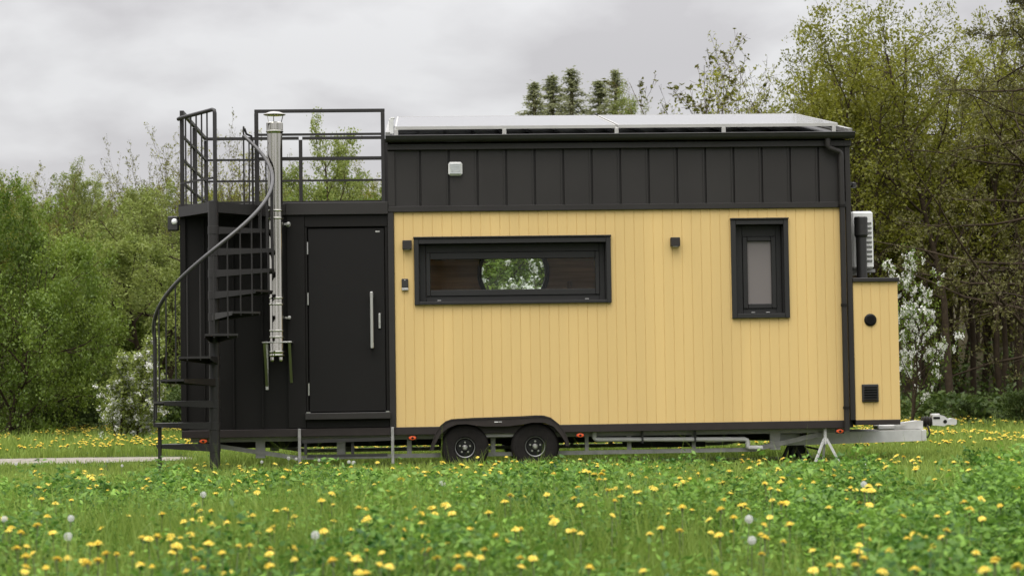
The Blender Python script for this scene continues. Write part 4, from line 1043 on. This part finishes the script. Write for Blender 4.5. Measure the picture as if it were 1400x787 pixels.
# left of the house
tree('dense', 0, 34.8, 246, .6, 'dense bright green tree at the far left edge of the meadow', wd=.62)
tree('dense_b', 88, 37, 350, 2.1, 'lower bright green tree right of the dense one at the left edge', wd=.66)
tree('bare', 78, 50, 246, .4, 'reddish bare tree with fine upright twigs above the green trees at the left')
tree('leafy', 112, 56, 236, 1.2, 'slim tree with a rounded green top behind the reddish bare twigs at the left', wd=.8)
tree('bare', 185, 57, 208, 2.6, 'tall grey bare tree left of the roof deck', wd=.8)
tree('sparse', 236, 52, 190, .9, 'thin leaved tree rising behind the left corner of the roof deck', wd=.8)
tree('willow', 212, 40, 282, .5, 'pale green willow with drooping boughs left of the house')
tree('willow', 165, 45, 330, 2.9, 'paler round willow farther back between the bright tree and the house')
tree('dense_b', 150, 41, 395, .2, 'small bright tree in front of the willows left of the flowering shrub', wd=.9)
tree('leafy', 222, 47, 262, 3.3, 'green tree directly left of the dark porch corner behind the willow')
tree('multi_b', 20, 47, 268, .4, 'olive tree rising behind the dense bright tree at the left edge')
tree('leafy', 60, 58, 290, 2.2, 'yellow green tree deep in the left wood behind the bright tree')
tree('blossom_b', 176, 32.5, 470, .3, 'white flowering shrub shaped like a cone left of the staircase', 'shrub')
tree('sparse', 318, 50, 195, 3.4, 'sparse budding tree seen through the roof deck railing beside the handrail', wd=.8)
tree('bare', 325, 56, 166, 1.1, 'bare fine twigged tree showing above the handrail top behind the deck', wd=.6)
tree('leafy', 446, 46, 168, .2, 'upright leafy tree seen through the middle of the roof deck railing', wd=.75)
tree('multi_b', 505, 62, 222, 1.7, 'olive green tree seen through the right end of the roof deck railing')
tree('dense_b', 488, 54, 245, .8, 'bushy green tree low behind the right end of the roof deck railing')
tree('leafy', 385, 60, 262, 4.0, 'low far tree behind the chimney and the deck railing')
# behind the house
tree('blossom', 700, 32, 300, .7, 'white blossoming tree behind the house seen through the round window', name='blossom_tree')
tree('blossom', 655, 30.5, 300, 3.0, 'blossoming tree behind the house filling the left of the round window', name='blossom_tree')
tree('dense_b', 705, 40, 265, 1.0, 'green tree behind the white blossom in the round window')
tree('conifer', 735, 100, 120, .3, 'lowest dark conifer top at the left end of the row above the roof', wd=2.27)
tree('conifer', 763, 103, 111, 1.3, 'second conifer top from the left above the roof', wd=2.55)
tree('conifer', 789, 101, 102, 2.2, 'tallest conifer top of the left trio above the roof', wd=2.27)
tree('conifer', 824, 104, 119, 3.1, 'conifer top just right of the gap between the conifers above the roof', wd=2.68)
tree('conifer', 843, 100, 104, 4.4, 'thin pointed conifer at the right end of the conifer row above the roof', wd=1.86)
tree('leafy', 862, 98, 126, .5, 'rounded dark green treetop right of the conifer row above the roof', wd=.7)
tree('bare', 890, 84, 124, 2.0, 'brownish budding treetop between the conifers and the sparse tree above the roof', wd=.6)
tree('bare', 955, 44, 52, .2, 'sparse upright tree with thin grey stems above the right half of the roof', wd=1.35, name='leafy_tree')
tree('sparse', 1008, 46, 72, 1.2, 'thin stemmed tree filling the gap between the sparse upright tree and the olive tree', wd=.8)
# right of the house
tree('multi', 1128, 42, 20, .5, 'many stemmed olive tree rising over the right end of the roof')
tree('multi_b', 1165, 40, 18, 2.0, 'many stemmed tree with dark thin trunks beside the right corner of the house')
tree('multi', 1235, 41.5, 16, 3.6, 'olive tree behind the white blossom at the right of the house')
tree('tall', 1300, 39.5, 20, 1.0, 'tall single trunk olive tree near the right edge')
tree('multi_b', 1375, 42, 15, 4.2, 'many stemmed olive tree at the right edge of the photo')
tree('larch', 1425, 35, -110, .9, 'larch with long level boughs reaching in from the right edge')
tree('larch', 1500, 41, -60, 2.7, 'second larch farther back at the right edge')
tree('tall', 1205, 47, 40, 2.4, 'tall dark trunk tree deeper in the right wood behind the olive trees')
tree('tall', 1340, 48, 35, 5.0, 'straight trunk tree deeper in the right wood beside the larch')
tree('multi', 1120, 50, 90, 1.9, 'olive tree deeper in the wood behind the roof corner')
tree('multi_b', 1035, 52, 135, 3.0, 'low olive tree seen just above the roof right of the sparse tree', wd=.8)
tree('blossom', 1234, 33.5, 348, 2.2, 'white blossoming tree beside the yellow storage box', name='blossom_tree', wd=.62)
tree('tall', 1182, 44, 30, .3, 'dark trunk tree rising right behind the roof corner and downpipe', wd=.8)
tree('tall', 1228, 45, 45, 1.4, 'dark upright trunk tree above the white blossom', wd=.8)
tree('tall', 1262, 43, 26, 2.5, 'upright trunk tree between the blossom and the tall single trunk tree', wd=.8)
tree('tall', 1325, 43.5, 30, 3.7, 'upright trunk tree in the middle of the right wood', wd=.8)
tree('tall', 1385, 45, 20, 4.9, 'upright trunk tree under the larch boughs at the right edge', wd=.8)
for i, (px, dd, tp, lab) in enumerate(((1325, 37, 545, 'dark low shrub at the wood edge right of the coupling'), (1400, 36.5, 535, 'dark shrub at the far right wood edge'), (1268, 38, 550, 'dark small shrub behind the coupling'),
                      (230, 36.5, 530, 'dark shrub behind the staircase foot'), (60, 35.8, 560, 'dark low shrub under the bright green tree'), (120, 37.5, 548, 'dark shrub left of the white flowering shrub'), (330, 37, 545, 'dark shrub behind the house below the deck'),
                      (520, 38, 540, 'dark shrub behind the door end of the house'), (900, 38, 540, 'dark shrub behind the middle of the house'))):
    tree('bush', px, dd, tp, i*1.3, lab, 'shrub')
# the wood behind, one mass
def wood(name, items, lf=.6):
    VV = []; QQ = []; RR = []; MM = []; o = 0; mats = [BARK, L_OLIVE, L_BRIGHT, L_PALE, L_DARK, L_CON, L_BUD, L_LAR]
    for kind, px, dist, top, rz in items:
        T, mb, ml = PR[kind]; x, y = (px if isinstance(px, tuple) else spot(px, dist)); px = 594 if isinstance(px, tuple) else px; z = float(terr(x, y)); s = (CAM[2]+(525.6-(px-594)*.0145-top)/F_PX*dist-z)/T.H; c, q_ = math.cos(rz)*s, math.sin(rz)*s
        M_ = np.array([[c, -q_, 0], [q_, c, 0], [0, 0, s]]); keep = rng.random(len(T.lq)) < lf
        lv = T.lv.reshape(-1, 4, 3)[keep].reshape(-1, 3); nl = keep.sum()
        ctr = lv.reshape(-1, 4, 3).mean(1, keepdims=True); lv = ((lv.reshape(-1, 4, 3)-ctr)*1.35+ctr).reshape(-1, 3)
        for v_, q2, r_, mi in ((T.bv, T.bq, np.full(len(T.bq), .5), 0), (lv, np.arange(nl*4).reshape(-1, 4), T.lr[keep], mats.index(ml))):
            VV.append(v_@M_.T+np.array([x, y, z])); QQ.append(q2+o); RR.append(r_); MM.append(np.full(len(q2), mi)); o += len(v_)
    g = link(name, np_mesh(name, np.concatenate(VV), np.concatenate(QQ), mats, np.concatenate(RR), mats=np.concatenate(MM))); g['kind'] = 'stuff'
it = []
for i in range(25):
    it.append((('thicket', 'multi_b', 'thicket', 'thicket')[i % 4], 1085+i*17+random.uniform(-12, 12), random.uniform(47, 64), random.uniform(90, 190) if i % 4 != 3 else random.uniform(260, 340), random.random()*6))
for i in range(20):
    it.append((('thicket', 'leafy', 'multi_b')[i % 3], 560+i*27+random.uniform(-12, 12), random.uniform(50, 66), random.uniform(190, 270), random.random()*6))
wood('woodland', it, .6)
it = []
for i in range(40):
    k = ('leafy', 'willow', 'multi_b', 'dense_b', 'bare', 'leafy')[i % 6]
    it.append((k, -90+i*16+random.uniform(-10, 10), random.uniform(54, 74), {'leafy': 268, 'willow': 285, 'multi_b': 262, 'dense_b': 300, 'bare': 235}[k]+random.uniform(-15, 25), random.random()*6))
wood('distant_woodland', it, .6)
# unseen wood added behind the camera to darken reflections in steel and glass
it = []
for i in range(34):
    a = math.radians(186+i*5.1+random.uniform(-2, 2)); rr = random.uniform(34, 46)
    if 276 < math.degrees(a) < 291: continue  # gap left so the steel reflects a bright streak
    it.append((('leafy', 'multi_b', 'thicket', 'tall')[i % 4], (rr*math.cos(a)*1.1, -24+rr*math.sin(a)*.9), 40, random.uniform(-300, -120), random.random()*6))
wood('added_reflection_wood', it, .5)
# undergrowth along the wood edge
n = 46000; f = (rng.random(n)*2-1); d = 35.3+rng.random(n)**1.5*14; a = f*(.31*d+2); x = CAM[0]+math.sin(YAW)*d+math.cos(YAW)*a; y = CAM[1]+math.cos(YAW)*d-math.sin(YAW)*a
hh = .35+1.3*vn(x, y, 1.6, 2)**2*np.clip((d-35)/3, .25, 1); zz = hh*rng.random(n)**.7
P, Q, R = leaves(np.stack([x, y, terr(x, y)+zz], 1), .055, .5, .3, rng.random(n)*.8)
g = link('undergrowth', np_mesh('undergrowth', P, Q, L_DARK, R)); g['kind'] = 'stuff'

# ------------------------------------------------------------------ LIGHT
W = bpy.data.worlds.new('World'); SC.world = W; W.use_nodes = True
nt = W.node_tree; N = nt.nodes; L = nt.links
bg = N['Background']; bg.inputs['Strength'].default_value = .1
SUN_EL, SUN_AZ = math.radians(60), math.radians(200)
sky = N.new('ShaderNodeTexSky'); sky.sky_type = 'NISHITA'; sky.sun_disc = False; sky.sun_elevation = SUN_EL; sky.sun_rotation = SUN_AZ
tc = N.new('ShaderNodeTexCoord'); sp = N.new('ShaderNodeSeparateXYZ'); L.new(tc.outputs['Generated'], sp.inputs[0])
def math_(op, a, b_=None):
    m = N.new('ShaderNodeMath'); m.operation = op
    for i, q_ in enumerate((a, b_)):
        if q_ is None: continue
        if isinstance(q_, (int, float)): m.inputs[i].default_value = q_
        else: L.new(q_, m.inputs[i])
    return m.outputs[0]
zz = math_('MAXIMUM', sp.outputs['Z'], 0.0); zd = math_('ADD', zz, .34)
cx_ = math_('DIVIDE', sp.outputs['X'], zd); cy_ = math_('DIVIDE', sp.outputs['Y'], zd)
cb = N.new('ShaderNodeCombineXYZ'); L.new(cx_, cb.inputs[0]); L.new(cy_, cb.inputs[1])
n1 = N.new('ShaderNodeTexNoise'); n1.inputs['Scale'].default_value = 3.6; n1.inputs['Detail'].default_value = 7; n1.inputs['Roughness'].default_value = .5; n1.inputs['Distortion'].default_value = .12
SKO = (1.5, 9.0, 0.0)
of = N.new('ShaderNodeVectorMath'); of.inputs[1].default_value = SKO; L.new(cb.outputs[0], of.inputs[0]); L.new(of.outputs[0], n1.inputs['Vector'])
rp = N.new('ShaderNodeValToRGB'); e = rp.color_ramp.elements
e[0].position = .41; e[0].color = (.61, .595, .605, 1); e[1].position = .59; e[1].color = (.80, .795, .80, 1)
L.new(n1.outputs['Fac'], rp.inputs[0])
# overcast sky: brighter overhead
sd = N.new('ShaderNodeVectorMath'); sd.operation = 'DOT_PRODUCT'; L.new(tc.outputs['Generated'], sd.inputs[0])
sd.inputs[1].default_value = (math.sin(SUN_AZ)*math.cos(SUN_EL), math.cos(SUN_AZ)*math.cos(SUN_EL), math.sin(SUN_EL))
lobe = math_('MULTIPLY', math_('POWER', math_('MAXIMUM', sd.outputs['Value'], 0.0), 2.0), .55)
br_ = math_('ADD', math_('ADD', math_('MULTIPLY', math_('POWER', math_('MAXIMUM', math_('SUBTRACT', zz, .12), 0.0), 1.5), 4.6), math_('SUBTRACT', .93, math_('MULTIPLY', math_('MINIMUM', zz, .16), 1.25))), lobe)
vm = N.new('ShaderNodeVectorMath'); vm.operation = 'SCALE'; L.new(rp.outputs[0], vm.inputs[0]); L.new(math_('MULTIPLY', br_, 10.0), vm.inputs['Scale'])
mx = N.new('ShaderNodeMix'); mx.data_type = 'RGBA'; mx.inputs['Factor'].default_value = .95
L.new(sky.outputs[0], mx.inputs['A']); L.new(vm.outputs[0], mx.inputs['B']); L.new(mx.outputs['Result'], bg.inputs['Color'])
sl = bpy.data.lights.new('sun', 'SUN'); sl.energy = 1.45; sl.angle = math.radians(35); sl.color = (1, .96, .90)
so = bpy.data.objects.new('sun', sl); COL.objects.link(so)
dv = Vector((math.sin(SUN_AZ)*math.cos(SUN_EL), math.cos(SUN_AZ)*math.cos(SUN_EL), math.sin(SUN_EL)))
so.rotation_euler = dv.to_track_quat('Z', 'Y').to_euler()
SC.view_settings.view_transform = 'Standard'; SC.view_settings.look = 'None'; SC.view_settings.exposure = 0.4; SC.view_settings.gamma = 1.0; SC.view_settings.use_curve_mapping = False
SC.cycles.max_bounces = 8; SC.cycles.diffuse_bounces = 5; SC.cycles.transparent_max_bounces = 12
SC.cycles.use_denoising = True
